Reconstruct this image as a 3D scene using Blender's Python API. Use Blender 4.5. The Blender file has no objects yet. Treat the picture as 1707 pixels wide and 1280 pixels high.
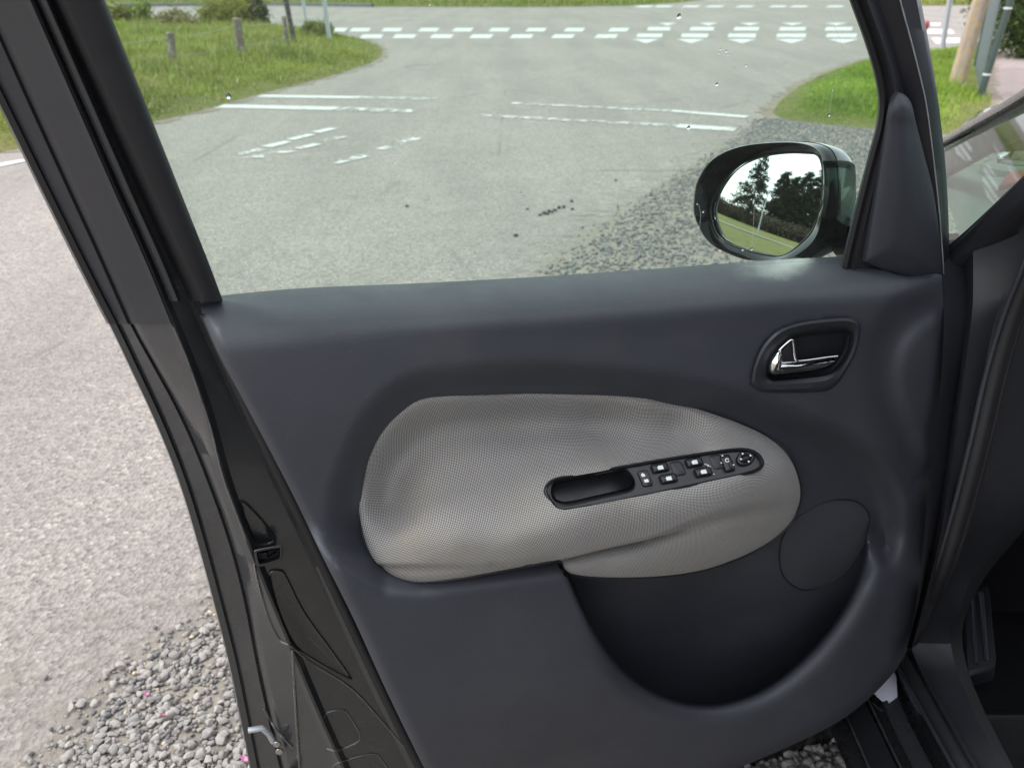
import bpy, bmesh, math, random
import numpy as np
from mathutils import Vector, Matrix
from mathutils.geometry import delaunay_2d_cdt
random.seed(7); rng = np.random.default_rng(7)
SC = bpy.context.scene; COL = SC.collection
PI = math.pi

# ------------------------------------------------------------------ camera, sky, sun, exposure
FPX, PITCH, CAMZ = 1450.0, math.radians(25.5), 1.45
cam_d = bpy.data.cameras.new('camera'); cam = bpy.data.objects.new('camera', cam_d); COL.objects.link(cam)
cam.location = (0, 0, CAMZ); cam.rotation_euler = (PI/2-PITCH, 0, 0)
cam_d.sensor_width = 36.0; cam_d.lens = 36.0*FPX/1707.0; cam_d.clip_start = 0.02; cam_d.clip_end = 2000
cam_d.dof.use_dof = True; cam_d.dof.focus_distance = 1.12; cam_d.dof.aperture_fstop = 8.0
SC.camera = cam
SUN_EL, SUN_AZ = math.radians(50), math.radians(-92)      # azimuth from +Y, positive to the right
world = bpy.data.worlds.new('World'); SC.world = world; world.use_nodes = True
wn, wl = world.node_tree.nodes, world.node_tree.links
wn.clear()
w_out = wn.new('ShaderNodeOutputWorld'); w_bg = wn.new('ShaderNodeBackground'); w_bg.inputs[1].default_value = 0.15
w_sky = wn.new('ShaderNodeTexSky'); w_sky.sky_type = 'NISHITA'; w_sky.sun_disc = False
w_sky.sun_elevation = SUN_EL; w_sky.sun_rotation = SUN_AZ
w_tc = wn.new('ShaderNodeTexCoord'); w_map = wn.new('ShaderNodeMapping'); w_map.inputs['Scale'].default_value = (1, 1, 2.6)
w_no = wn.new('ShaderNodeTexNoise'); w_no.inputs['Scale'].default_value = 2.2; w_no.inputs['Detail'].default_value = 6
w_rp = wn.new('ShaderNodeValToRGB'); w_rp.color_ramp.elements[0].position = 0.36; w_rp.color_ramp.elements[1].position = 0.62
w_rp.color_ramp.elements[0].color = (0.66, 0.66, 0.66, 1); w_rp.color_ramp.elements[1].color = (0.97, 0.97, 0.97, 1)
w_mx = wn.new('ShaderNodeMix'); w_mx.data_type = 'RGBA'
w_mx.inputs[7].default_value = (5.4, 5.5, 5.7, 1)          # bright cloud cover
wl.new(w_tc.outputs['Generated'], w_map.inputs[0]); wl.new(w_map.outputs[0], w_no.inputs['Vector'])
wl.new(w_no.outputs[0], w_rp.inputs[0]); wl.new(w_rp.outputs[0], w_mx.inputs[0]); wl.new(w_sky.outputs[0], w_mx.inputs[6])
wl.new(w_mx.outputs[2], w_bg.inputs[0]); wl.new(w_bg.outputs[0], w_out.inputs[0])
sun_d = bpy.data.lights.new('sun', 'SUN'); sun_d.energy = 1.5; sun_d.angle = math.radians(16); sun_d.color = (1.0, 0.97, 0.93)
sun = bpy.data.objects.new('sun', sun_d); COL.objects.link(sun)
_sd = Vector((math.sin(SUN_AZ)*math.cos(SUN_EL), math.cos(SUN_AZ)*math.cos(SUN_EL), math.sin(SUN_EL)))
sun.rotation_euler = _sd.to_track_quat('Z', 'Y').to_euler(); sun.location = _sd*60
SC.view_settings.view_transform = 'Standard'; SC.view_settings.look = 'None'; SC.view_settings.gamma = 1.0
SC.view_settings.exposure = 1.34
SC.render.engine = 'CYCLES'; SC.cycles.max_bounces = 8; SC.cycles.transparent_max_bounces = 16
SC.cycles.sample_clamp_indirect = 6.0; SC.cycles.use_denoising = True; SC.cycles.caustics_reflective = False

# ------------------------------------------------------------------ measuring: where the things seen at a place stand
CF = np.array([0, math.cos(PITCH), -math.sin(PITCH)]); CU = np.array([0, math.sin(PITCH), math.cos(PITCH)])
CR = np.array([1.0, 0, 0]); CC = np.array([0, 0, CAMZ])
def rays(px):
    px = np.atleast_2d(np.asarray(px, float))
    return CF + CR*((px[:, 0:1]-853.5)/FPX) + CU*((640-px[:, 1:2])/FPX)
def on_z(px, z=0.0):
    r = rays(px); return CC + r*((z-CAMZ)/r[:, 2:3])
def on_x(px, x):
    r = rays(px); return CC + r*(x/r[:, 0:1])
PSI = math.radians(16.0)
DN = np.array([math.sin(PSI), -math.cos(PSI), 0])            # door's inner face normal
DD = 0.9119
def on_door(px, w=0.0):
    r = rays(px); w = np.asarray(w, float).reshape(-1, 1)
    return CC + r*((w-DD)/(r@DN).reshape(-1, 1))
HINGE = np.array([0.5767, 1.114, 0.0])
CAR_M = Matrix.Translation(Vector(HINGE)) @ Matrix.Rotation(PSI, 4, 'Z')
_ci = np.array(CAR_M.inverted())
def car_l(p): p = np.atleast_2d(p); return p@_ci[:3, :3].T + _ci[:3, 3]
class Plane:
    """plane through three measured points (px, py, w) on the door"""
    def __init__(s, a, b, c=None, n=None):
        if n is None:
            q = [on_door([t[:2]], t[2])[0] for t in (a, b, c)]
            n = np.cross(q[1]-q[0], q[2]-q[0]); s.o = q[0]
        else: s.o = np.asarray(a, float)
        n = n/np.linalg.norm(n)
        if n@(CC-s.o) < 0: n = -n
        s.n = n
    def at(s, px, h=0.0):
        r = rays(px); h = np.asarray(h, float).reshape(-1, 1)
        return CC + r*((((s.o-CC)@s.n+h)/(r@s.n).reshape(-1, 1)))

# ------------------------------------------------------------------ 2-D tools
def resample(P, step, closed=False):
    P = np.asarray(P, float)
    if closed: P = np.vstack([P, P[:1]])
    d = np.r_[0, np.cumsum(np.linalg.norm(np.diff(P[:, :2], axis=0), axis=1))]
    n = max(2, int(round(d[-1]/step)))
    t = np.linspace(0, d[-1], n+1)
    Q = np.stack([np.interp(t, d, P[:, k]) for k in range(P.shape[1])], 1)
    return Q[:-1] if closed else Q
def catmull(P, closed=False, sub=8):
    P = np.asarray(P, float); n = len(P); out = []
    idx = (lambda i: i % n) if closed else (lambda i: min(max(i, 0), n-1))
    for i in range(n if closed else n-1):
        p0, p1, p2, p3 = P[idx(i-1)], P[idx(i)], P[idx(i+1)], P[idx(i+2)]
        for k in range(sub):
            t = k/sub
            out.append(0.5*((2*p1)+(p2-p0)*t+(2*p0-5*p1+4*p2-p3)*t*t+(-p0+3*p1-3*p2+p3)*t**3))
    if not closed: out.append(P[-1])
    return np.array(out)
def smooth_loop(P, step): return resample(catmull(P, True), step, True)
def chain(*segs, step=8):
    out = []
    for s in segs:
        q = resample(catmull(s), step); out.append(q[:-1])
    return np.vstack(out)
def seg_dist(Q, P, closed=True):
    Q = np.asarray(Q, float)[:, :2]; P = np.asarray(P, float)[:, :2]
    A = P; B = np.roll(P, -1, 0)
    if not closed: A, B = P[:-1], P[1:]
    best = np.full(len(Q), 1e9)
    for a, b in zip(A, B):
        ab = b-a; l = ab@ab+1e-12
        t = np.clip(((Q-a)@ab)/l, 0, 1)
        d = np.hypot(*(Q-a-t[:, None]*ab).T); best = np.minimum(best, d)
    return best
def inside(Q, P):
    Q = np.asarray(Q, float); P = np.asarray(P, float); x, y = Q[:, 0], Q[:, 1]
    r = np.zeros(len(Q), bool); j = len(P)-1
    for i in range(len(P)):
        xi, yi, xj, yj = P[i, 0], P[i, 1], P[j, 0], P[j, 1]
        with np.errstate(divide='ignore', invalid='ignore'):
            c = ((yi > y) != (yj > y)) & (x < (xj-xi)*(y-yi)/(yj-yi+1e-15)+xi)
        r ^= c; j = i
    return r
def sdf(Q, P):                                                # > 0 inside
    d = seg_dist(Q, P); return np.where(inside(Q, P), d, -d)
def sstep(a, b, x):
    t = np.clip((x-a)/(b-a), 0, 1); return t*t*(3-2*t)
def offset_loop(P, d):                                        # d > 0 inward
    P = np.asarray(P, float); area = 0.5*np.sum(P[:, 0]*np.roll(P[:, 1], -1)-np.roll(P[:, 0], -1)*P[:, 1])
    t = np.roll(P, -1, 0)-np.roll(P, 1, 0); t /= np.linalg.norm(t, axis=1)[:, None]+1e-12
    nrm = np.stack([-t[:, 1], t[:, 0]], 1)*(1 if area > 0 else -1)
    return P+nrm*d
class TPS:
    def __init__(s, pts):
        p = np.asarray(pts, float); s.p = p[:, :2]/100; n = len(p)
        K = s.k(s.p); A = np.zeros((n+3, n+3)); A[:n, :n] = K+np.eye(n)*0.02; Q = np.c_[np.ones(n), s.p]
        A[:n, n:] = Q; A[n:, :n] = Q.T; s.c = np.linalg.solve(A, np.r_[p[:, 2], 0, 0, 0])
    def k(s, q):
        r2 = ((q[:, None]-s.p[None])**2).sum(2); return 0.5*r2*np.log(r2+1e-12)
    def __call__(s, q):
        q = np.asarray(q, float)[:, :2]/100; return s.k(q)@s.c[:len(s.p)]+np.c_[np.ones(len(q)), q]@s.c[len(s.p):]

# ------------------------------------------------------------------ mesh tools
def link(name, me, mat=None, parent=None, smooth=True):
    if mat is not None: me.materials.append(mat)
    if smooth and len(me.polygons): me.polygons.foreach_set('use_smooth', np.ones(len(me.polygons), bool))
    o = bpy.data.objects.new(name, me); COL.objects.link(o)
    if parent is not None: o.parent = parent
    return o
def mesh(name, V, F, mat=None, parent=None, smooth=True, fix=True, sharp=None):
    me = bpy.data.meshes.new(name); me.from_pydata([tuple(map(float, v)) for v in V], [], [tuple(map(int, f)) for f in F])
    if fix:
        bm = bmesh.new(); bm.from_mesh(me); bmesh.ops.recalc_face_normals(bm, faces=bm.faces); bm.to_mesh(me); bm.free()
    o = link(name, me, mat, parent, smooth)
    if sharp: me.set_sharp_from_angle(angle=math.radians(sharp))
    return o
def cpart(name, Vw, F, mat, parent, smooth=True, sharp=40): return mesh(name, car_l(Vw), F, mat, parent, smooth, True, sharp)
def tag(o, label=None, cat=None, group=None, kind=None):
    if label: o['label'] = label
    if cat: o['category'] = cat
    if group: o['group'] = group
    if kind: o['kind'] = kind
    return o
def empty(name, loc, rot=0):
    o = bpy.data.objects.new(name, None); COL.objects.link(o); o.location = loc; o.rotation_euler = (0, 0, rot); o.empty_display_size = .2
    return o
def cdt(outline, extra):
    n = len(outline)
    V = [Vector(p) for p in outline]+[Vector(p) for p in extra]
    r = delaunay_2d_cdt(V, [(i, (i+1) % n) for i in range(n)], [], 0, 1e-4)
    P = np.array([tuple(v) for v in r[0]]); T = np.array(r[2])
    T = T[inside(P[T].mean(1), np.asarray(outline))]
    return P, T
def sheet_px(outline, step, lines=(), holes=()):
    """triangles over a region; extra lines of points keep creases crisp"""
    o = np.asarray(outline, float); lo, hi = o.min(0), o.max(0)
    g = np.stack(np.meshgrid(np.arange(lo[0], hi[0], step), np.arange(lo[1], hi[1], step*.87)), 2)
    g[1::2, :, 0] += step/2; g = g.reshape(-1, 2)
    ex = [g[sdf(g, o) > step*.6]]
    for L in lines:
        L = np.asarray(L)[:, :2]; L = L[sdf(L, o) > 1.2]
        if len(L): ex[0] = ex[0][seg_dist(ex[0], L, False) > step*.45] if len(L) > 1 else ex[0]; ex.append(L)
    return cdt(o, np.vstack(ex))
def skirt(V, F, loop_idx, back):
    """closes a sheet's edge backwards: real thickness"""
    n0 = len(V); V = np.vstack([V, back]); F = [list(f) for f in F]; n = len(loop_idx)
    for i in range(n):
        j = (i+1) % n; F.append([loop_idx[i], loop_idx[j], n0+j, n0+i])
    return V, F
def door_sheet(name, outline, wf, mat, parent, step=8, lines=(), thick=0.012, sharp=None):
    P, T = sheet_px(outline, step, lines); w = wf(P); V = on_door(P, w)
    n = len(outline)
    idx = [int(np.argmin(((P-np.asarray(q)[:2])**2).sum(1))) for q in outline]
    back = V[idx]-DN*thick
    V2, F = skirt(V, T.tolist(), idx, back)
    return mesh(name, car_l(V2), F, mat, parent, True, True, sharp or 50)
def loft(rows, closed_u=False):
    R = [np.asarray(r, float) for r in rows]; n = len(R[0]); V = np.vstack(R); F = []
    for a in range(len(R)-1):
        for i in range(n if closed_u else n-1):
            j = (i+1) % n; F.append([a*n+i, a*n+j, (a+1)*n+j, (a+1)*n+i])
    return V, F
def rings(name, loops, mat, parent, cap0=False, cap1=True, world=False, sharp=38):
    V, F = loft(loops, True); n = len(loops[0])
    if cap1: F.append([(len(loops)-1)*n+i for i in range(n)])
    if cap0: F.append([i for i in range(n)][::-1])
    return mesh(name, V if world else car_l(V), F, mat, parent, True, True, sharp)
def button(name, outline, pl, h0, h1, mat, parent, bevel=1.5, bh=0.0012, sharp=50):
    o = np.asarray(outline, float)
    L = [pl.at(o, h0), pl.at(o, h1-bh), pl.at(offset_loop(o, bevel*.4), h1-bh*.35), pl.at(offset_loop(o, bevel), h1)]
    return rings(name, L, mat, parent, sharp=sharp)
def tube(name, pts, rad, mat, parent=None, seg=8, closed=False, local=True, caps=True):
    P = np.asarray(pts, float); n = len(P); rad = np.broadcast_to(rad, (n,))
    t = np.gradient(P, axis=0) if not closed else np.roll(P, -1, 0)-np.roll(P, 1, 0)
    t /= np.linalg.norm(t, axis=1)[:, None]+1e-12
    ref = np.array([0.13, 0.27, 0.95]); rows = []
    for i in range(n):
        a = np.cross(t[i], ref); a /= np.linalg.norm(a)+1e-9; b = np.cross(t[i], a)
        ang = np.linspace(0, 2*PI, seg, endpoint=False)
        rows.append(P[i]+rad[i]*(np.cos(ang)[:, None]*a+np.sin(ang)[:, None]*b))
    if closed: rows.append(rows[0])
    V, F = loft(rows, True)
    if caps and not closed: F += [list(range(seg))[::-1], [(n-1)*seg+i for i in range(seg)]]
    return mesh(name, car_l(V) if local else V, F, mat, parent, True, True, 60)

# ------------------------------------------------------------------ materials
def nodes(name):
    m = bpy.data.materials.new(name); m.use_nodes = True; nt = m.node_tree; b = nt.nodes['Principled BSDF']
    return m, nt, b
def N(nt, t, **kw):
    n = nt.nodes.new(t)
    for k, v in kw.items():
        if k in n.inputs: n.inputs[k].default_value = v
        else: setattr(n, k, v)
    return n
def ramp(nt, src, stops):
    r = N(nt, 'ShaderNodeValToRGB'); cr = r.color_ramp
    while len(cr.elements) < len(stops): cr.elements.new(0.5)
    for e, (p, c) in zip(cr.elements, stops):
        e.position = p; e.color = (c, c, c, 1) if isinstance(c, (int, float)) else (*c, 1)
    nt.links.new(src, r.inputs[0]); return r
def mixc(nt, fac, a, b, mode='MIX'):
    m = N(nt, 'ShaderNodeMix', data_type='RGBA', blend_type=mode)
    for s, v in ((0, fac), (6, a), (7, b)):
        if isinstance(v, bpy.types.NodeSocket): nt.links.new(v, m.inputs[s])
        elif isinstance(v, (int, float)): m.inputs[s].default_value = v
        else: m.inputs[s].default_value = (*v, 1)
    return m.outputs[2]
def coords(nt, kind='Object', scale=(1, 1, 1), rot=(0, 0, 0)):
    tc = N(nt, 'ShaderNodeTexCoord'); mp = N(nt, 'ShaderNodeMapping'); mp.inputs['Scale'].default_value = scale
    mp.inputs['Rotation'].default_value = rot
    nt.links.new(tc.outputs[kind], mp.inputs[0]); return mp.outputs[0]
def noise(nt, vec, scale, detail=4, rough=.55):
    n = N(nt, 'ShaderNodeTexNoise', Scale=scale, Detail=detail, Roughness=rough); nt.links.new(vec, n.inputs['Vector']); return n.outputs[0]
def voro(nt, vec, scale, feature='F1', out='Distance'):
    n = N(nt, 'ShaderNodeTexVoronoi', Scale=scale, feature=feature); nt.links.new(vec, n.inputs['Vector']); return n.outputs[out]
def bump(nt, b, h, strength=.3, dist=.002, prev=None):
    n = N(nt, 'ShaderNodeBump', Strength=strength, Distance=dist); nt.links.new(h, n.inputs['Height'])
    if prev is not None: nt.links.new(prev, n.inputs['Normal'])
    if b is not None: nt.links.new(n.outputs[0], b.inputs['Normal'])
    return n.outputs[0]
def plain(name, col, rough=.5, metal=0.0, var=.12, scale=30, spec=.5, coat=0.0, grain=0.0, gscale=900, dust=0.0, scuff=0.0):
    m, nt, b = nodes(name); v = coords(nt)
    n = noise(nt, v, scale, 5)
    lo = tuple(c*(1-var) for c in col); hi = tuple(min(1, c*(1+var)) for c in col)
    c = mixc(nt, n, lo, hi)
    if dust:
        d = ramp(nt, noise(nt, v, 260, 2), [(0.70, 0.0), (0.80, dust)]); c = mixc(nt, d.outputs[0], c, (.30, .29, .27))
        d2 = ramp(nt, noise(nt, v, 7, 4), [(0.5, 0.0), (0.8, dust*.5)]); c = mixc(nt, d2.outputs[0], c, (.16, .155, .145))
    if scuff:
        sv = coords(nt, 'Object', (3, 3, 26), (0, math.radians(38), 0))
        sc_ = ramp(nt, noise(nt, sv, 9, 6, .7), [(.64, 0.0), (.70, scuff)]); c = mixc(nt, sc_.outputs[0], c, (.20, .195, .19))
    nt.links.new(c, b.inputs['Base Color'])
    r = ramp(nt, noise(nt, v, scale*1.7, 4), [(0.3, max(.02, rough-.06)), (0.7, min(1, rough+.06))]); nt.links.new(r.outputs[0], b.inputs['Roughness'])
    b.inputs['Metallic'].default_value = metal; b.inputs['Specular IOR Level'].default_value = spec
    b.inputs['Coat Weight'].default_value = coat; b.inputs['Coat Roughness'].default_value = .03
    if grain: bump(nt, b, noise(nt, v, gscale, 2), grain, .0006)
    return m
M = {}
M['trim'] = plain('soft dark plastic', (.037, .0392, .0485), .54, scale=11, var=.16, spec=.40, grain=.55, gscale=420, dust=.16, scuff=.10)
M['trim2'] = plain('dark plastic', (.018, .019, .024), .5, scale=18, grain=.2, dust=.05)
M['pocket'] = plain('pocket plastic', (.022, .0225, .028), .6, scale=18, grain=.2)
M['satin'] = plain('satin black film', (.021, .0215, .026), .42, spec=.45, scale=16, dust=.06)
M['black'] = plain('black plastic', (.011, .011, .013), .32, spec=.5, scale=40, grain=.1)
M['rubber'] = plain('black rubber', (.012, .012, .014), .55, spec=.4, scale=25)
M['gloss'] = plain('gloss black', (.004, .004, .005), .10, spec=.16)
M['paint'] = plain('anthracite paint', (.011, .012, .013), .28, metal=.25, spec=.5, coat=1.0, var=.1)
M['jamb'] = plain('dusty jamb paint', (.024, .0255, .028), .30, metal=.1, spec=.5, coat=.6, var=.25, scale=14, dust=.07)
M['fold'] = plain('fold highlight paint', (.075, .075, .073), .25, metal=.2, coat=.8)  # paler than the jamb: highlights on the fold edges put into the colour
M['chrome'] = plain('chrome', (.82, .83, .82), .06, metal=1.0, var=.02)
M['steel'] = plain('steel', (.45, .45, .46), .35, metal=1.0)
M['galv'] = plain('galvanised steel', (.42, .44, .46), .5, metal=.6, scale=12)
M['icon'] = plain('white print', (.62, .63, .62), .6, var=.02)
M['carpet'] = plain('black carpet', (.010, .010, .012), .95, spec=.1, scale=120, var=.4, grain=.8, gscale=1500)
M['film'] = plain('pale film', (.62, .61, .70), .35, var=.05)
M['dash'] = plain('dashboard', (.15, .16, .158), .65, spec=.3, scale=22, grain=.3)
M['red'] = plain('red plastic', (.26, .045, .045), .4)
M['petal'] = plain('pink petal', (.55, .20, .36), .6, var=.2)
M['bark'] = None
def fabric_mat():
    m, nt, b = nodes('woven fabric')
    uvn = N(nt, 'ShaderNodeUVMap', uv_map='weave'); mp_ = N(nt, 'ShaderNodeMapping'); mp_.inputs['Rotation'].default_value = (0, 0, math.radians(33)); nt.links.new(uvn.outputs[0], mp_.inputs[0]); v = mp_.outputs[0]
    sx = N(nt, 'ShaderNodeSeparateXYZ'); nt.links.new(v, sx.inputs[0])
    def s(out, k):
        a = N(nt, 'ShaderNodeMath', operation='MULTIPLY'); nt.links.new(out, a.inputs[0]); a.inputs[1].default_value = k
        c = N(nt, 'ShaderNodeMath', operation='SINE'); nt.links.new(a.outputs[0], c.inputs[0]); return c.outputs[0]
    k = 2*PI/.0030
    # threads are set by their place along the door and along the curve of the pad
    p = N(nt, 'ShaderNodeMath', operation='MULTIPLY'); nt.links.new(s(sx.outputs[0], k), p.inputs[0]); nt.links.new(s(sx.outputs[1], k), p.inputs[1])
    q = ramp(nt, p.outputs[0], [(0.0, 0.0), (0.5, 1.0)])
    n = noise(nt, coords(nt), 14, 4)
    hi = mixc(nt, n, (.49, .465, .435), (.58, .55, .51)); lo = mixc(nt, n, (.085, .085, .09), (.11, .108, .11))
    st = ramp(nt, noise(nt, coords(nt), 9, 3), [(.46, 0.0), (.72, .6)])
    hi2 = mixc(nt, st.outputs[0], hi, (.56, .48, .34))
    nt.links.new(mixc(nt, q.outputs[0], lo, hi2), b.inputs['Base Color'])
    b.inputs['Roughness'].default_value = .9; b.inputs['Specular IOR Level'].default_value = .15
    b.inputs['Sheen Weight'].default_value = .15
    bump(nt, b, q.outputs[0], .5, .0012)
    return m
M['fabric'] = fabric_mat()
def grille_mat():
    m, nt, b = nodes('speaker grille')
    v = coords(nt, 'Object', (1, 1, 1), (0, math.radians(10), 0))
    w = N(nt, 'ShaderNodeTexWave', Scale=75.0, bands_direction='Z'); nt.links.new(v, w.inputs['Vector'])
    c = mixc(nt, w.outputs[1], (.024, .025, .030), (.054, .056, .066)); nt.links.new(c, b.inputs['Base Color'])
    b.inputs['Roughness'].default_value = .6; bump(nt, b, w.outputs[1], .3, .0006); return m
M['grille'] = grille_mat()
def glass_mat(name, tint, f0=1.5, dirt=.03):
    m, nt, b = nodes(name); nt.nodes.remove(b); out = nt.nodes['Material Output']
    tr = N(nt, 'ShaderNodeBsdfTransparent'); tr.inputs[0].default_value = (*tint, 1)
    gl = N(nt, 'ShaderNodeBsdfGlossy'); gl.inputs['Roughness'].default_value = .02
    fr = N(nt, 'ShaderNodeFresnel'); fr.inputs[0].default_value = f0
    df = N(nt, 'ShaderNodeBsdfDiffuse'); df.inputs[0].default_value = (.62, .68, .60, 1)
    a = N(nt, 'ShaderNodeMixShader'); nt.links.new(fr.outputs[0], a.inputs[0]); nt.links.new(tr.outputs[0], a.inputs[1]); nt.links.new(gl.outputs[0], a.inputs[2])
    d = ramp(nt, noise(nt, coords(nt, 'Object', (1, 1, 2.2)), 5, 7, .62), [(.30, dirt*.35), (.72, dirt*1.6)])
    e = N(nt, 'ShaderNodeMixShader'); nt.links.new(d.outputs[0], e.inputs[0]); nt.links.new(a.outputs[0], e.inputs[1]); nt.links.new(df.outputs[0], e.inputs[2])
    nt.links.new(e.outputs[0], out.inputs[0]); return m
M['glass'] = glass_mat('door glass', (.70, .83, .765), dirt=.028)
M['glass2'] = glass_mat('quarter window glass', (.50, .73, .60), f0=1.2, dirt=.01)
M['glass3'] = glass_mat('windscreen glass', (.86, .93, .89), f0=1.3, dirt=.02)
m, nt, b = nodes('mirror glass'); b.inputs['Base Color'].default_value = (.86, .90, .88, 1); b.inputs['Metallic'].default_value = 1; b.inputs['Roughness'].default_value = .012; M['mirror'] = m
m, nt, b = nodes('water drop'); b.inputs['Base Color'].default_value = (.95, .98, .96, 1); b.inputs['Transmission Weight'].default_value = 1; b.inputs['IOR'].default_value = 1.33; b.inputs['Roughness'].default_value = .02; M['drop'] = m
m, nt, b = nodes('dried run'); b.inputs['Base Color'].default_value = (.8, .82, .76, 1); b.inputs['Alpha'].default_value = .22; M['run'] = m

def asphalt_mat():
    m, nt, b = nodes('weathered asphalt'); v = coords(nt)
    n1 = noise(nt, v, .55, 5); n2 = noise(nt, v, 5, 6, .65); n3 = noise(nt, v, 60, 4, .7)
    vc = voro(nt, v, 78, 'F1', 'Color'); sp = N(nt, 'ShaderNodeSeparateColor'); nt.links.new(vc, sp.inputs[0])
    base = mixc(nt, n1, (.24, .210, .188), (.33, .29, .262))
    c = mixc(nt, ramp(nt, n2, [(.3, 0.0), (.7, 1.0)]).outputs[0], base, (.32, .28, .248))
    ag = ramp(nt, sp.outputs[0], [(0.0, .52), (.55, 1.0), (.92, 1.18), (1.0, 1.6)])
    c = mixc(nt, .85, c, ag.outputs[0], 'MULTIPLY')
    c = mixc(nt, ramp(nt, n3, [(.35, .0), (.7, .35)]).outputs[0], c, (.16, .148, .14))
    tr_ = ramp(nt, noise(nt, coords(nt, 'Object', (1.4, .22, 1), (0, 0, math.radians(-24))), 1.0, 4), [(.42, 0.0), (.62, .38)]); c = mixc(nt, tr_.outputs[0], c, (.165, .155, .145))
    sp_ = ramp(nt, noise(nt, v, 2.3, 7, .7), [(.56, 0.0), (.72, .45)]); c = mixc(nt, sp_.outputs[0], c, (.37, .325, .27))
    cr = ramp(nt, voro(nt, coords(nt, 'Object', (1, .45, 1)), .55, 'DISTANCE_TO_EDGE'), [(0.0, 1.0), (.012, 0.0)])
    cm = N(nt, 'ShaderNodeMath', operation='MULTIPLY'); nt.links.new(cr.outputs[0], cm.inputs[0]); nt.links.new(ramp(nt, noise(nt, v, .8, 3), [(.5, 0.0), (.6, .45)]).outputs[0], cm.inputs[1])
    c = mixc(nt, cm.outputs[0], c, (.09, .085, .08))
    nt.links.new(c, b.inputs['Base Color']); b.inputs['Roughness'].default_value = .85; b.inputs['Specular IOR Level'].default_value = .35
    h1 = bump(nt, None, voro(nt, v, 78), .8, .008); bump(nt, b, noise(nt, v, 46, 6, .7), .7, .011, h1)
    return m
M['asphalt'] = asphalt_mat()
def paint_mat(name, worn):
    m, nt, b = nodes(name); v = coords(nt)
    c = mixc(nt, noise(nt, v, 25, 5), (.42, .415, .395), (.58, .575, .55)); nt.links.new(c, b.inputs['Base Color']); b.inputs['Roughness'].default_value = .7
    f = ramp(nt, noise(nt, coords(nt), 9, 8, .72), [(worn-.06, 0.0), (worn+.04, 1.0)]); nt.links.new(f.outputs[0], b.inputs['Alpha'])
    bump(nt, b, noise(nt, v, 80, 3), .4, .003); return m
M['line'] = paint_mat('road paint', .395); M['worn'] = paint_mat('worn road paint', .505)
def ground_mat(name, a, bcol, c3, s=3.0, bs=40, bd=.02):
    m, nt, b = nodes(name); v = coords(nt)
    c = mixc(nt, ramp(nt, noise(nt, v, s, 6, .6), [(.35, 0.0), (.65, 1.0)]).outputs[0], a, bcol)
    c = mixc(nt, ramp(nt, noise(nt, v, s*9, 5, .7), [(.45, 0.0), (.75, .8)]).outputs[0], c, c3)
    nt.links.new(c, b.inputs['Base Color']); b.inputs['Roughness'].default_value = .95; b.inputs['Specular IOR Level'].default_value = .15
    bump(nt, b, noise(nt, v, bs, 5, .7), .9, bd); return m
M['turf'] = ground_mat('turf soil', (.11, .135, .035), (.17, .18, .05), (.25, .20, .12), 1.2, 30, .05)
M['field'] = ground_mat('meadow', (.105, .145, .040), (.14, .175, .055), (.17, .17, .07), .5, 12, .05)
M['gravelbed'] = ground_mat('gravel bed', (.23, .208, .18), (.31, .275, .23), (.15, .14, .13), 6, 70, .012)
M['drive'] = ground_mat('pale gravel drive', (.33, .27, .255), (.40, .33, .31), (.20, .17, .165), 5, 60, .02)
M['kerb'] = ground_mat('kerb stone', (.17, .17, .17), (.22, .22, .215), (.12, .12, .12), 4, 40, .005)
def attr_mat(name, rough=.8, spec=.2, trans=0.0, attr='tint'):
    m, nt, b = nodes(name); a = N(nt, 'ShaderNodeAttribute', attribute_name=attr)
    nt.links.new(a.outputs['Color'], b.inputs['Base Color']); b.inputs['Roughness'].default_value = rough; b.inputs['Specular IOR Level'].default_value = spec
    if trans:
        out = nt.nodes['Material Output']; t = N(nt, 'ShaderNodeBsdfTranslucent'); nt.links.new(a.outputs['Color'], t.inputs[0])
        x = N(nt, 'ShaderNodeMixShader'); x.inputs[0].default_value = trans
        nt.links.new(b.outputs[0], x.inputs[1]); nt.links.new(t.outputs[0], x.inputs[2]); nt.links.new(x.outputs[0], out.inputs[0])
    return m
M['leaf'] = attr_mat('leaves', .6, .3, .3); M['stones'] = attr_mat('stones', .8, .3)
def stone_mat(name, a, b2):
    m, nt, b = nodes(name); oi = N(nt, 'ShaderNodeObjectInfo'); v = coords(nt)
    c = mixc(nt, oi.outputs['Random'], a, b2); c = mixc(nt, ramp(nt, noise(nt, v, 120, 5, .7), [(.3, .0), (.8, .5)]).outputs[0], c, (.5, .46, .42))
    nt.links.new(c, b.inputs['Base Color']); b.inputs['Roughness'].default_value = .8; bump(nt, b, noise(nt, v, 300, 3), .5, .001); return m
M['stone'] = stone_mat('gravel stone', (.13, .125, .123), (.29, .265, .24))
M['darkstone'] = plain('dark pebble', (.05, .05, .052), .8, scale=90)
def wood_mat(name, a, bc, lichen):
    m, nt, b = nodes(name); v = coords(nt, 'Object', (9, 9, 1.2))
    c = mixc(nt, ramp(nt, noise(nt, v, 6, 6, .7), [(.35, 0.0), (.65, 1.0)]).outputs[0], a, bc)
    c = mixc(nt, ramp(nt, noise(nt, coords(nt), 14, 4, .6), [(.52, 0.0), (.62, .85)]).outputs[0], c, lichen)
    nt.links.new(c, b.inputs['Base Color']); b.inputs['Roughness'].default_value = .9; bump(nt, b, noise(nt, v, 10, 5, .7), .9, .015); return m
M['post'] = wood_mat('grey weathered wood', (.12, .098, .078), (.22, .185, .15), (.33, .32, .25))
M['pole'] = wood_mat('lichened wood', (.30, .24, .185), (.42, .345, .275), (.47, .33, .11))
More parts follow.
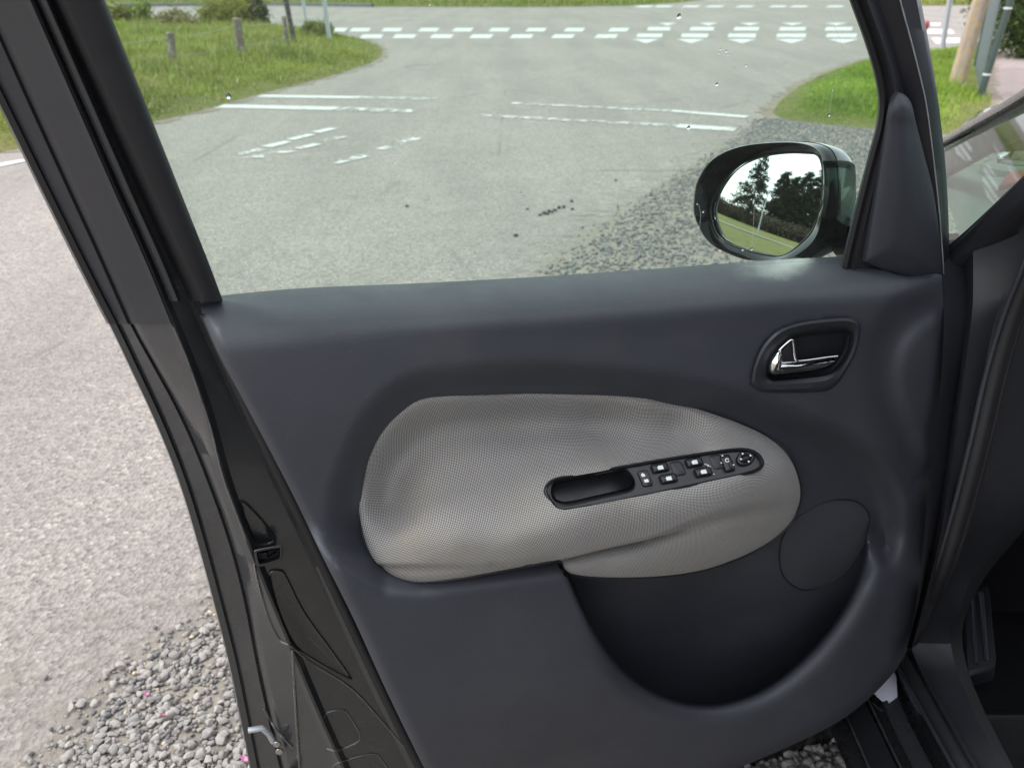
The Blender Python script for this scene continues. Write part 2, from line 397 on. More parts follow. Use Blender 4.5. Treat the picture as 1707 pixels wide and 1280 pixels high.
M['tarred'] = wood_mat('dark wood', (.045, .04, .04), (.08, .072, .068), (.12, .11, .1))
M['trunk'] = wood_mat('bark', (.06, .048, .038), (.11, .09, .07), (.12, .12, .08))
M['fgreen'] = plain('green fence coating', (.035, .058, .048), .45, scale=20)
M['wire'] = plain('fence wire', (.34, .33, .25), .6, metal=.2)

# ------------------------------------------------------------------ ground, road, markings
def flat(name, pts, z, mat, kind='structure', step=None, zf=None, parent=None):
    P = np.asarray(pts, float)[:, :2]
    if step:
        o = resample(P, step, True); Q, T = sheet_px(o, step*1.2)
        zz = z+(zf(Q, sdf(Q, o)) if zf else 0)
        V = np.c_[Q, np.broadcast_to(zz, (len(Q),))]; o_ = mesh(name, V, T, mat, parent)
    else:
        V = np.c_[P, np.full(len(P), z)]; o_ = mesh(name, V, [list(range(len(P)))], mat, parent)
    me = o_.data
    if len(me.polygons) and me.polygons[0].normal.z < 0: me.flip_normals()
    if kind: tag(o_, kind=kind)
    return o_
flat('road', [(-400, -300), (400, -300), (400, 500), (-400, 500)], 0, M['asphalt'])
GB = np.array([(-1.55, -1.5), (-1.2, .3), (-1.05, 1.0), (-.985, 1.28), (-.96, 1.42), (-.86, 1.60), (-.76, 1.79), (-.45, 2.6), (.15, 4.45), (.62, 5.5), (1.1, 6.45), (1.75, 7.75), (2.45, 9.2)])
gb = resample(catmull(GB), .05); gb = gb+np.c_[rng.normal(0, .014, len(gb)), rng.normal(0, .006, len(gb))]
def gside(P):                                                 # > 0 on the gravel side
    return P[:, 0]-np.interp(P[:, 1], gb[:, 1], gb[:, 0])
gravel = flat('gravel_bed', np.vstack([gb, [(3.0, 9.35), (5.4, 8.6), (9, 6.5), (9, -4), (-1.8, -4)]]), .004, M['gravelbed'])
tag(gravel, kind='structure')
sm, snt, sb = nodes('blown sand'); sv_ = coords(snt); snt.links.new(mixc(snt, noise(snt, sv_, 40, 4), (.27, .24, .205), (.34, .30, .255)), sb.inputs['Base Color']); sb.inputs['Roughness'].default_value = .95
snt.links.new(ramp(snt, noise(snt, sv_, 11, 8, .72), [(.46, 0.0), (.68, .6)]).outputs[0], sb.inputs['Alpha'])
sl_ = resample(catmull(GB), .08); sl_n = np.c_[np.gradient(sl_[:, 1]), -np.gradient(sl_[:, 0])]; sl_n /= np.linalg.norm(sl_n, axis=1)[:, None]; n_s = len(sl_)
so = mesh('sand', np.c_[np.vstack([sl_-sl_n*(.20+.08*np.sin(np.arange(n_s)*.7))[:, None], sl_+sl_n*.10]), np.full(2*n_s, .0075)], [[i, i+1, n_s+i+1, n_s+i] for i in range(n_s-1)], sm); tag(so, kind='structure')
if so.data.polygons[0].normal.z < 0: so.data.flip_normals()
def G(px): return on_z(px, 0.0)[:, :2]
verge_l = np.vstack([G([(-200, 297), (0, 255), (150, 227), (270, 201), (330, 187), (430, 158), (500, 141), (560, 125), (610, 109), (634, 97), (638, 88), (630, 77), (605, 66), (560, 57), (500, 47), (440, 43), (300, 40), (180, 36)]), [(-30, 27), (-60, 25), (-75, -45), (-16, -45), (-12, -12), (-8.6, -1), (-6.4, 3.5)]])
vz = lambda Q, d: .09*sstep(0, .7, d)+.03*np.sin(Q[:, 0]*1.3)*np.sin(Q[:, 1]*.9)*sstep(.2, 2, d)
VL = flat('grass_verge_ground', verge_l, .006, M['turf'], step=.5, zf=vz)
def soil(poly, wd, z, part):
    o_ = resample(poly, .12, True)[:, :2]; o_ = offset_loop(o_, -wd)+rng.normal(0, wd*.33, o_.shape); q_ = flat('verge_soil', o_, z, M['soil']); return q_
M['soil'] = ground_mat('bare soil', (.22, .185, .15), (.30, .255, .205), (.14, .12, .095), 5, 50, .02)
verge_r = G([(1288, 188), (1300, 170), (1330, 147), (1372, 124), (1440, 101), (1500, 92), (1560, 85), (1610, 80), (1655, 79), (1650, 105), (1640, 140), (1652, 172), (1645, 200), (1628, 222), (1560, 226), (1480, 218), (1400, 211), (1330, 204), (1298, 198)])
soil(verge_r, .13, .0052, 1)
vl_e = resample(verge_l[1:13], .12); vl_n = np.c_[np.gradient(vl_e[:, 1]), -np.gradient(vl_e[:, 0])]; vl_n /= np.linalg.norm(vl_n, axis=1)[:, None]
wob_ = (.10+.06*np.sin(np.arange(len(vl_e))*.9)+rng.normal(0, .03, len(vl_e)))[:, None]
vs_ = mesh('verge_soil', np.c_[np.vstack([vl_e+vl_n*wob_, vl_e-vl_n*.5]), np.full(2*len(vl_e), .0045)], [[i, i+1, len(vl_e)+i+1, len(vl_e)+i] for i in range(len(vl_e)-1)], M['soil']); tag(vs_, kind='structure')
if vs_.data.polygons[0].normal.z < 0: vs_.data.flip_normals()
VR = flat('grass_island_ground', verge_r, .006, M['turf'], step=.25, zf=lambda Q, d: .07*sstep(0, .5, d))
flat('far_verge_ground', np.vstack([G([(440, 10), (620, 12), (900, 12.5), (1050, 10), (1130, 5)]), [(14, 58), (60, 80), (60, 160), (-120, 160), (-120, 60)]])[:, :2], .01, M['turf'])
flat('far_side_ground', np.vstack([G([(1450, 9), (1560, 10), (1620, 9), (1707, 12)]), [(60, 55), (60, 75), (24, 60)]]), .012, M['turf'])
drive = np.vstack([G([(1655, 79), (1650, 105), (1640, 140), (1652, 172), (1645, 200), (1628, 222)]), [(5.4, 8.6), (12, 6.5), (18, 12), (14, 20)]])
flat('gravel_drive', drive, .005, M['drive'])
kb = on_z([(60, 15), (180, 12), (300, 11), (440, 10), (560, 11.5), (620, 12.5)])[:, :2]
kv, kf = loft([np.c_[kb, np.full(len(kb), .0)], np.c_[kb, np.full(len(kb), .13)], np.c_[kb+[0, .5], np.full(len(kb), .13)], np.c_[kb+[0, .5], np.full(len(kb), .0)]])
tag(mesh('kerb', kv, kf, M['kerb'], None, False), kind='structure')
markings = []
def mark(px, mat=M['line'], name='road_marking', z=.006):
    o = flat(name, G(px), z, mat, 'structure'); markings.append(o); return o
def stripe(a, b, wid, mat=M['line']):
    A = G([a, b]); t = A[1]-A[0]; n = np.array([-t[1], t[0]])/np.linalg.norm(t)*wid/2
    k = max(1, int(np.linalg.norm(t)/.4)); L = [A[0]+t*i/k for i in range(k+1)]
    pts = [p+n+rng.normal(0, .006, 2) for p in L]+[p-n+rng.normal(0, .006, 2) for p in L[::-1]]
    o = flat('road_marking', pts, .006, mat, 'structure'); return o
stripe((432, 161), (600, 163.5), .22); stripe((600, 163.5), (728, 166), .18, M['worn'])
stripe((366, 178), (560, 182), .26); stripe((560, 182), (690, 186), .22, M['worn'])
stripe((852, 173), (1120, 186), .14, M['worn']); stripe((1120, 186), (1246, 196), .17)
stripe((800, 193), (1130, 211), .14, M['worn']); stripe((1130, 211), (1226, 217), .22)
for a, b in (((402, 259), (440, 249)), ((443, 246), (480, 237)), ((484, 234), (521, 225)), ((525, 222), (556, 215)), ((452, 257), (493, 252)), ((498, 249), (531, 241)), ((541, 237), (572, 228)), ((403, 263), (440, 262)),
             ((556, 273), (610, 260)), ((632, 250), (666, 243)), ((668, 241), (694, 231))):
    stripe(a, b, .11, M['worn'] if a[0] > 530 or a[1] > 256 else M['line'])
stripe((-40, 284), (42, 268), .12)
def dash(cx, cy, wpx, hpx, sh=6):
    mark([(cx-wpx/2, cy+hpx/2), (cx+wpx/2-sh*.4, cy+hpx/2), (cx+wpx/2+sh*.5, cy-hpx/2), (cx-wpx/2+sh, cy-hpx/2)])
for x in (560, 599, 652, 713, 770, 831, 892, 956, 1030): dash(x, 50.5, 34, 6)
for x in (618, 673, 735, 801, 868, 937, 1009): dash(x, 61.5, 38, 6.5)
for i in range(5):
    x0, x1, x2, x3 = (1113, 1181, 1250, 1321, 1394)[i], (1098, 1170, 1244, 1321, 1398)[i], (1083, 1158, 1237, 1319, 1403)[i], (1077, 1152, 1237, 1319, 1406)[i]
    s = 1+.05*i
    mark([(x0-16*s, 39), (x0+16*s, 38.6), (x0, 43.5)])
    mark([(x1-20*s, 52), (x1+18*s, 52), (x1+20*s, 46), (x1-17*s, 46)])
    mark([(x2-22*s, 63), (x2+20*s, 63.5), (x2+22*s, 57), (x2-20*s, 57)])
    mark([(x3-23*s, 66), (x3+22*s, 66), (x3, 73.5)])
for x in (1072, 1104, 1150, 1190, 1240, 1295, 1330, 1390): dash(x, 11.5, 30, 3, 8)
mark([(1545, 39), (1570, 39), (1566, 44), (1553, 44)]); mark([(1540, 49), (1586, 50), (1592, 57), (1545, 57)]); mark([(1552, 64), (1600, 64), (1600, 72), (1560, 74)])
stripe((640, 31), (700, 32), .12)

# ------------------------------------------------------------------ gravel stones
def hull_stone(n, seed, flat_=.62):
    r = np.random.default_rng(seed); p = r.normal(size=(n, 3)); p /= np.linalg.norm(p, axis=1)[:, None]
    p *= r.uniform(.82, 1.08, (n, 1)); p *= np.array([1.0, r.uniform(.65, .9), r.uniform(.5, .75)])
    bm = bmesh.new(); [bm.verts.new(q) for q in p]; bmesh.ops.convex_hull(bm, input=bm.verts)
    bmesh.ops.delete(bm, geom=[v for v in bm.verts if not v.link_faces], context='VERTS')
    bmesh.ops.triangulate(bm, faces=bm.faces); bm.verts.index_update()
    V = np.array([v.co[:] for v in bm.verts]); F = np.array([[v.index for v in f.verts] for f in bm.faces]); bm.free()
    return V, F
near_s = [hull_stone(26, 100+i) for i in range(10)]; far_s = [hull_stone(13, 200+i) for i in range(10)]
near_me = []
for V, F in near_s:
    me = bpy.data.meshes.new('stone'); me.from_pydata(V.tolist(), [], F.tolist()); me.materials.append(M['stone'])
    me.polygons.foreach_set('use_smooth', np.ones(len(F), bool)); me.set_sharp_from_angle(angle=math.radians(38)); near_me.append(me)
def rotm(r):
    q = r.normal(size=4); q /= np.linalg.norm(q); w, x, y, z = q
    return np.array([[1-2*(y*y+z*z), 2*(x*y-z*w), 2*(x*z+y*w)], [2*(x*y+z*w), 1-2*(x*x+z*z), 2*(y*z-x*w)], [2*(x*z-y*w), 2*(y*z+x*w), 1-2*(x*x+y*y)]])
def project(P):
    d = P-CC; z = d@CF; return np.c_[853.5+FPX*(d@CR)/z, 640-FPX*(d@CU)/z]
near = np.c_[rng.uniform(-1.15, .75, 42000), rng.uniform(.95, 2.3, 42000)]; pn_ = project(np.c_[near, np.zeros(len(near))])
seen = ((pn_[:, 0] < 470) & (pn_[:, 1] > 930) & (pn_[:, 1] < 1330)) | ((pn_[:, 0] > 1180) & (pn_[:, 0] < 1440) & (pn_[:, 1] > 1150) & (pn_[:, 1] < 1330))
near = near[seen | (rng.random(len(near)) < .40)]
far = np.c_[rng.uniform(-.7, 5.2, 90000), rng.uniform(2.3, 9.6, 90000)]; pf_ = project(np.c_[far, np.zeros(len(far))])
far = far[((pf_[:, 0] > 840) & (pf_[:, 0] < 1500) & (pf_[:, 1] < 500)) | (rng.random(len(far)) < .40)]
cand = np.vstack([near, far])
gs = gside(cand); keep = (gs > .0) | ((gs > -.12) & (rng.random(len(cand)) < .10*np.exp(gs/.04)))
keep &= ~((cand[:, 1] > 2.3) & (inside(cand, verge_r)))
cand = cand[keep]; rad = np.where(cand[:, 1] < 2.3, np.clip(rng.lognormal(math.log(.0072), .34, len(cand)), .0035, .015), np.clip(rng.lognormal(math.log(.0095), .3, len(cand)), .004, .017))
bare = np.sin(cand[:, 0]*9+1)*np.sin(cand[:, 1]*7+cand[:, 0]*3)
edge = sstep(0, .16, gside(cand)); ok = rng.random(len(cand)) < np.clip(.22+.78*edge, 0, 1)*np.where(bare > .55, .5, .92); cand = cand[ok]; rad = rad[ok]
pp = project(np.c_[cand, np.full(len(cand), .01)])
vis = ((pp[:, 0] < 425) & (pp[:, 0] > -5) & (pp[:, 1] < 1290)) | ((pp[:, 0] > 1215) & (pp[:, 0] < 1415) & (pp[:, 1] > 1195) & (pp[:, 1] < 1290))
score = np.where(vis, rad/np.linalg.norm(np.c_[cand, np.full(len(cand), -CAMZ)], axis=1), 0)
order = np.argsort(-score); single = set(order[:300].tolist())
Vs, Fs, Cs, off = [], [], [], 0
for i in range(len(cand)):
    R = rotm(rng); k = i % 10
    if i in single:
        o = bpy.data.objects.new('stone', near_me[k]); COL.objects.link(o); o.parent = gravel
        o.location = (cand[i, 0], cand[i, 1], .004+rad[i]*rng.uniform(.25, .6)); o.scale = (rad[i]*1.05,)*3
        o.rotation_euler = (rng.normal(0, .35), rng.normal(0, .35), rng.uniform(0, 6.28))
    else:
        V, F = (near_s if cand[i, 1] < 1.75 else far_s)[k]
        a = rng.uniform(0, 6.28); Rz = np.array([[math.cos(a), -math.sin(a), 0], [math.sin(a), math.cos(a), 0], [0, 0, 1]])
        tilt = rotm(rng) if rng.random() < .25 else np.eye(3)
        Vs.append((V*rad[i])@tilt.T@Rz.T+[cand[i, 0], cand[i, 1], .004+rad[i]*rng.uniform(.15, .5)]); Fs.append(F+off); off += len(V)
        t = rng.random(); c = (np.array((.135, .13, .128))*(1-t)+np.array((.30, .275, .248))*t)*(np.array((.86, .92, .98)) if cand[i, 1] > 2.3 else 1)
        if rng.random() < .02: c = np.array((.45, .38, .27))
        if rng.random() < .06: c = np.array((.12, .122, .125))
        Cs.append(np.tile(np.r_[c, 1], (len(V), 1)))
def big_mesh(name, Vs, Fs, Cs, mat, parent=None, smooth=True):
    V = np.vstack(Vs); F = np.vstack(Fs); me = bpy.data.meshes.new(name)
    me.vertices.add(len(V)); me.vertices.foreach_set('co', V.astype(np.float32).ravel())
    k = F.shape[1]; me.loops.add(F.size); me.loops.foreach_set('vertex_index', F.astype(np.int32).ravel())
    me.polygons.add(len(F)); me.polygons.foreach_set('loop_start', np.arange(0, F.size, k, dtype=np.int32)); me.update(calc_edges=True)
    if Cs is not None:
        a = me.color_attributes.new('tint', 'FLOAT_COLOR', 'POINT'); a.data.foreach_set('color', np.vstack(Cs).astype(np.float32).ravel())
    return link(name, me, mat, parent, smooth)
lg = big_mesh('loose_gravel', Vs, Fs, Cs, M['stones'], gravel); tag(lg, kind='stuff')
# dark pebbles lying on the tarmac
def pebble(px, r, label):
    p = G([px])[0]; o = bpy.data.objects.new('pebble', peb_me[int(rng.integers(10))]); COL.objects.link(o)
    o.location = (p[0], p[1], r*.45); o.scale = (r, r, r*.9); o.rotation_euler = (0, 0, rng.uniform(0, 6))
    tag(o, label, 'pebble', 'dark pebbles lying on the tarmac')
peb_me = []
for V, F in near_s:
    me = bpy.data.meshes.new('pebble'); me.from_pydata(V.tolist(), [], F.tolist()); me.materials.append(M['darkstone']); peb_me.append(me)
pebble((679, 345), .016, 'lone dark pebble on the road, left of the middle of the window')
pebble((860, 394), .017, 'dark pebble on the road just above the door sill, nearest the door')
pebble((879, 350), .013, 'dark pebble just left of the scattered pebble cluster')
pebble((1027, 302), .014, 'small dark pebble on the road beside the gravel edge')
for q in ((900, 360), (907, 357), (915, 354), (925, 352), (932, 348), (940, 347), (953, 337), (912, 358), (921, 355), (954, 350)):
    pebble(q, rng.uniform(.011, .02), 'one of the dark pebbles scattered in a cluster on the road')
def petal(px, r, label):
    p = G([px])[0]; n = 9; a = np.linspace(0, 2*PI, n, endpoint=False); rr = r*(1+.25*np.cos(a*2+1))
    V = [np.c_[rr*np.cos(a), rr*np.sin(a)*.75, .004+.006*np.cos(a)**2], np.c_[rr*.5*np.cos(a), rr*.4*np.sin(a), np.full(n, .0015)]]
    L, F = loft(V, True); F.append([n+i for i in range(n)])
    bt = L-[0, 0, .0008]; F2 = [[i+len(L) for i in f[::-1]] for f in F]
    o = mesh('petal', np.vstack([L, bt]), F+F2, M['petal']); o.location = (p[0], p[1], .016); tag(o, label, 'petal', 'pink petals on the gravel')
petal((247, 1168), .007, 'pink petal on the gravel, farthest from the door')
petal((274, 1203), .005, 'small faint pink petal lying between the two brighter petals')
petal((411, 1276), .010, 'largest pink petal, half hidden under the door edge')

# ------------------------------------------------------------------ plants
def blades(P, h, wid, cols, lean=.5):
    n = len(P); a = rng.uniform(0, 2*PI, n); d = np.c_[np.cos(a), np.sin(a), np.zeros(n)]
    b = rng.uniform(0, 2*PI, n); ld = np.c_[np.cos(b), np.sin(b), np.zeros(n)]
    ln = (rng.uniform(.1, 1, n)*lean)[:, None]; h = h[:, None]; wid = np.broadcast_to(wid, (n,))[:, None]
    mid = P+ld*h*ln*.35+np.c_[np.zeros((n, 2)), h*.6]; tip = P+ld*h*ln+np.c_[np.zeros((n, 2)), h*(1-.3*ln)]
    V = np.stack([P-d*wid, P+d*wid, mid+d*wid*.7, mid-d*wid*.7, tip], 1).reshape(-1, 3)
    i = np.arange(n)[:, None]*5; F = np.vstack([i+[0, 1, 2], i+[0, 2, 3], i+[3, 2, 4]])
    C = np.repeat(np.c_[cols, np.ones(n)], 5, 0)
    return V, F, C
def patch(P, f=1.0):
    x, y = P[:, 0]*f, P[:, 1]*f
    return (np.sin(x*1.7+1.3*np.sin(y*1.1))+np.sin(y*2.3+1.1*np.sin(x*1.9+2))+.7*np.sin(x*4.1+y*3.3)+.5*np.sin(x*7.7-y*6.1+np.sin(y*5)))/3.2
def grass_cols(n, dry, P=None):
    t = rng.random((n, 1)); c = np.array((.13, .19, .03))*(1-t)+np.array((.32, .38, .075))*t
    if P is not None:
        k = np.clip(.5+.6*patch(P, 1.0), 0, 1)[:, None]; c = c*(.72+.5*k)+np.array((.03, .012, 0))*k
    y = rng.random(n)[:, None] < np.asarray(dry).reshape(-1, 1); u = rng.random((n, 1))
    return np.where(y, np.array((.42, .36, .17))*(1-u)+np.array((.28, .27, .09))*u, c)
def scatter(poly, n, lo, hi, near=None):
    out = []; k = 0
    while k < n:
        q = np.c_[rng.uniform(lo[0], hi[0], n), rng.uniform(lo[1], hi[1], n)]; q = q[sdf(q, poly) > -.03]; out.append(q); k += len(q)
    return np.vstack(out)[:n]
# left verge
Q = np.vstack([scatter(verge_l, 90000, (-16, 6.5), (-2.4, 29)), scatter(verge_l, 70000, (-9, 7), (-2.4, 17))]); d = sdf(Q, verge_l); dn = d+.10*patch(Q, 3.0)
k_ = (dn > .10) | (rng.random(len(Q)) < .25); Q, d = Q[k_], d[k_]
pn = patch(Q, .9); pf = patch(Q+3.1, 2.6); tall = sstep(.3, 1.5, d)
h = rng.lognormal(math.log(.062), .42, len(Q))*(.62+.75*tall)*(1+.9*tall*np.clip(pn, 0, 1))*(1+.55*np.clip(pf, -.6, 1))
dry = np.clip(.14+.42*tall*np.clip(-pn*1.6, 0, 1)+.30*(d < .25)*(pf > 0), 0, .8)
P3 = np.c_[Q, .006+vz(Q, d)-.01]
V, F, C = blades(P3, h, rng.uniform(.004, .011, len(Q)), grass_cols(len(Q), dry, Q), 1.0)
big = big_mesh('verge_grass', [V], [F], [C], M['leaf'], None); tag(big, 'long spring grass mixed with dry stalks on the left verge', 'grass', kind='stuff')
Q = scatter(verge_r, 75000, verge_r.min(0), verge_r.max(0)); d = sdf(Q, verge_r); k_ = (d+.06*patch(Q, 4) > .06) | (rng.random(len(Q)) < .2); Q, d = Q[k_], d[k_]
pf = patch(Q, 3.0)
h = rng.lognormal(math.log(.040), .4, len(Q))*(.45+.75*sstep(.1, .7, d))*(1+.5*np.clip(pf, -.5, 1))
pd = np.linalg.norm(Q-G([(1600, 165)])[0], axis=1); h *= 1+2.6*np.exp(-(pd/.45)**2)
pc = project(np.c_[Q, np.zeros(len(Q))]); dry = np.clip(.04+.35*(pc[:, 0] > 1575)*(pc[:, 1] > 178)+.45*(d < .12), 0, .8)
V, F, C = blades(np.c_[Q, .006+.07*sstep(0, .5, d)-.008], h, rng.uniform(.003, .006, len(Q)), grass_cols(len(Q), dry, Q)*np.array([.92, 1.12, .9]), .8)
big = big_mesh('island_grass', [V], [F], [C], M['leaf']); tag(big, 'short bright green grass on the corner behind the mirror', 'grass', kind='stuff')
fv = np.vstack([G([(440, 10), (620, 12), (900, 12.5), (1050, 10), (1130, 5)]), [(14, 58), (10, 75), (-40, 75), (-40, 55)]])
Q = scatter(fv, 30000, (-24, 38), (14, 75)); h = rng.lognormal(math.log(.16), .4, len(Q))
V, F, C = blades(np.c_[Q, np.full(len(Q), .005)], h, rng.uniform(.012, .03, len(Q)), grass_cols(len(Q), np.full(len(Q), .3))*.8, .8)
fr = np.vstack([G([(1450, 9), (1560, 10), (1620, 9), (1707, 12)]), [(36, 48), (30, 56), (22, 56)]])
Q = scatter(fr, 12000, (14, 36), (40, 60)); h = rng.lognormal(math.log(.16), .4, len(Q))
V2, F2, C2 = blades(np.c_[Q, np.full(len(Q), .005)], h, rng.uniform(.012, .03, len(Q)), grass_cols(len(Q), np.full(len(Q), .3))*.9, .8)
big = big_mesh('roadside_grass', [V, V2], [F, F2+len(V)], [C, C2], M['leaf']); tag(big, 'rough grass along the far side of the road', 'grass', kind='stuff')
# weeds with white flower heads
def leaves(cent, n, rad, size, cols, aspect=.45, clump=0, up=.3):
    if clump:
        cc = rng.normal(size=(clump, 3)); cc /= np.linalg.norm(cc, axis=1)[:, None]; cc *= rng.uniform(.35, 1, (clump, 1))
        P = cc[rng.integers(0, clump, n)]+rng.normal(0, .22, (n, 3))
    else:
        P = rng.normal(size=(n, 3)); P /= np.linalg.norm(P, axis=1)[:, None]; P *= rng.uniform(.3, 1, (n, 1))**.6
    P = P*np.asarray(rad)+np.asarray(cent); P = P[P[:, 2] > .02]; n = len(P)
    a = rng.normal(size=(n, 3)); a[:, 2] += up; a /= np.linalg.norm(a, axis=1)[:, None]
    b = np.cross(a, rng.normal(size=(n, 3))); b /= np.linalg.norm(b, axis=1)[:, None]
    s = (size*rng.uniform(.6, 1.4, n))[:, None]
    V = np.stack([P-a*s, P+b*s*aspect, P+a*s, P-b*s*aspect], 1).reshape(-1, 3); F = np.arange(n*4).reshape(-1, 4)
    t = rng.random((n, 1)); C = np.asarray(cols[0])*(1-t)+np.asarray(cols[1])*t
    return V, F, np.repeat(np.c_[C, np.ones(n)], 4, 0)
def stems(base, tips, r0, r1, name, parent, mat):
    V, F, off = [], [], 0
    for t in tips:
        p = np.linspace(base, t, 5); p[1:-1] += rng.normal(0, .03*np.linalg.norm(np.asarray(t)-base), (3, 3))
        rr = np.linspace(r0, r1, 5); ang = np.linspace(0, 2*PI, 5, endpoint=False); rows = []
        for q, r in zip(p, rr): rows.append(q+np.c_[r*np.cos(ang), r*np.sin(ang), np.zeros(5)])
        v, f = loft(rows, True); V.append(v); F += [[i+off for i in g] for g in f]; off += len(v)
    return mesh(name, np.vstack(V), F, mat, parent)
def bush(name, loc, rad, n, size, cols, label, cat, clump=26, group=None, aspect=.45, up=.3):
    e = empty(name, (loc[0], loc[1], 0)); tag(e, label, cat, group)
    V, F, C = leaves((0, 0, rad[2]*.85), n, rad, size, cols, aspect, clump, up); big_mesh('crown', [V], [F], [C], M['leaf'], e, False)
    tips = [np.array([rng.normal(0, rad[0]*.5), rng.normal(0, rad[1]*.5), rad[2]*rng.uniform(.8, 1.6)]) for _ in range(9)]
    stems(np.array([0, 0, 0]), tips, .03, .006, 'stem', e, M['trunk']); return e
gp = lambda x, y: G([(x, y)])[0]
p = gp(392, 46); bush('juniper_bush', p, (.95, .7, .52), 7000, .085, ((.11, .14, .025), (.36, .35, .07)), 'spreading yellow green juniper behind the fence posts', 'bush', 30, None, .16, .2)
p = gp(300, 48); bush('bramble_bush', p, (.8, .5, .26), 1100, .06, ((.14, .15, .05), (.32, .27, .13)), 'low brownish bramble between the juniper and the metal pole', 'bush', 22)
p = gp(236, 44); bush('bramble_bush', p, (.42, .4, .36), 900, .075, ((.13, .18, .04), (.28, .32, .09)), 'leafy green bramble beside the metal pole, near the window frame', 'bush', 14)
p = gp(192, 44); bush('bramble_bush', p, (.5, .4, .36), 1000, .07, ((.16, .18, .05), (.34, .31, .12)), 'yellowish bramble right against the dark window frame', 'bush', 14)
p = gp(432, 46); bush('laurel_bush', p, (.26, .3, .42), 1800, .05, ((.018, .035, .012), (.05, .08, .025)), 'small dark green bush at the right end of the juniper', 'bush', 14)
p = gp(526, 68); bush('weed_clump', p, (.42, .38, .24), 1800, .06, ((.12, .16, .04), (.24, .26, .09)), 'pale tall weeds between the two grey metal poles', 'weeds', 10, None, .2, 1.5)
p = gp(1720, 96); bush('yew_bush', p, (.95, .9, 1.05), 16000, .05, ((.022, .045, .014), (.10, .14, .035)), 'dense rounded evergreen bush behind the green wire fence', 'bush', 60, None, .3, .2)
p = gp(600, 2); 
for k, (x, sx) in enumerate(((560, 3.2), (760, 4.5), (930, 4.0))):
    q = np.array([(x-853)/1450*55, 52+k*1.0])
    bush('hedge_shrub', q, (sx, 1.2, 1.1), 5000, .16, ((.028, .045, .014), (.075, .09, .03)), ('dark shrub beyond the far road, above the metal poles', 'widest dark shrub beyond the far road, middle of the window', 'dark shrub beyond the far road, right of the middle')[k], 'shrub', 30)

# ------------------------------------------------------------------ posts, poles, fences
def top_of(px_top, base_w):
    """height of a standing thing whose foot is base_w and whose top is seen at px_top"""
    r = rays([px_top])[0]; k = np.hypot(*(base_w-CC[:2]))/np.hypot(r[0], r[1]); return CAMZ+r[2]*k
def wood_post(name, foot, top, dia, mat, parent=None, z=None, square=False, n=10, tilt=None, wob=.06):
    b = G([foot])[0]; H = z if z else max(.2, top_of(top, b)); r = rays([top])[0]
    k = np.hypot(*b)/np.hypot(r[0], r[1]); tx = r[0]*k-b[0]
    if z: tx = tilt if tilt is not None else 0
    rows = []; m = 9; R0 = np.random.default_rng(int(foot[0]*7))
    prof = 1+R0.normal(0, wob, n)
    for i in range(m):
        t = i/(m-1); a = np.linspace(0, 2*PI, n, endpoint=False)+.2
        s = dia/2*(1.03-.06*t)*prof*(1+R0.normal(0, wob*.3, n)); c = np.array([b[0]+tx*t, b[1], -.05+(H+.05)*t])
        rows.append(c+np.c_[s*np.cos(a), s*np.sin(a), R0.normal(0, .004, n) if i == m-1 else np.zeros(n)])
    rows.append(rows[-1]*.0+(rows[-1]-rows[-1].mean(0))*.72+rows[-1].mean(0)+[0, 0, .012])
    V, F = loft(rows, True); F.append([(len(rows)-1)*n+i for i in range(n)])
    o = bpy.data.objects.get('x'); base = np.array([b[0], b[1], 0])
    o = mesh(name, V-(base if parent is None else 0), F, mat, parent, True, True, 45)
    if parent is None: o.location = base
    return o, b, H, tx
fe = empty('wire_fence', (0, 0, 0)); tag(fe, 'low wire fence on three weathered wooden posts in the long grass', 'fence')
fp = [wood_post('post', (289, 118), (284, 56), .125, M['post'], fe), wood_post('post', (404, 105), (395, 32), .14, M['post'], fe), wood_post('post', (480, 85), (473, 28), .09, M['post'], fe)]
def wire(a, b, za, zb, sag=.04):
    t = np.linspace(0, 1, 14)[:, None]; P = np.c_[a+(b-a)*t, za+(zb-za)*t[:, 0]-sag*4*t[:, 0]*(1-t[:, 0])]
    tube('wire', P, .006, M['wire'], fe, 5, local=False)
(_, b0, h0, _), (_, b1, h1, _), (_, b2, h2, _) = fp
bl = b0+(b0-b1)*2.4
for fz in (.88, .42):
    wire(bl, b0+[0, -.06], h0*fz-.02, h0*fz); wire(b0+[0, -.06], b1+[0, -.07], h0*fz, h1*fz); wire(b1+[0, -.07], b2+[0, -.05], h1*fz, h2*fz)
def steel_pole(foot, top_px, dia, H, label, mat=M['galv'], name='metal_pole', cap=True):
    b = G([foot])[0]; r = rays([top_px])[0]; k = np.hypot(*b)/np.hypot(r[0], r[1]); zt = CAMZ+r[2]*k; tx = (r[0]*k-b[0])/max(zt, .3)*H
    e = empty(name, (b[0], b[1], 0)); tag(e, label, 'pole')
    P = np.array([[0, 0, -.1], [tx*.33, 0, H*.33], [tx*.66, 0, H*.66], [tx, 0, H]])
    tube('shaft', P, dia/2, mat, e, 14, local=False)
    tube('collar', np.array([[0, 0, -.02], [0, 0, .05]]), dia/2*1.25, mat, e, 14, local=False)
    tube('cap', np.array([[tx, 0, H-.01], [tx, 0, H+.015]]), dia/2*1.08, M['rubber'], e, 14, local=False)
    return e
steel_pole((551, 74), (540, 0), .095, 3.0, 'light grey metal pole on the tip of the grass verge, nearest the road')
steel_pole((514, 59), (505, 0), .075, 3.0, 'thinner light grey metal pole between the weeds and the dark post')
steel_pole((254, 42), (243, 0), .10, 3.0, 'light grey metal pole among the brambles beside the window frame')
steel_pole((433, 46), (425, 0), .08, 2.6, 'light grey pole standing beside the juniper')
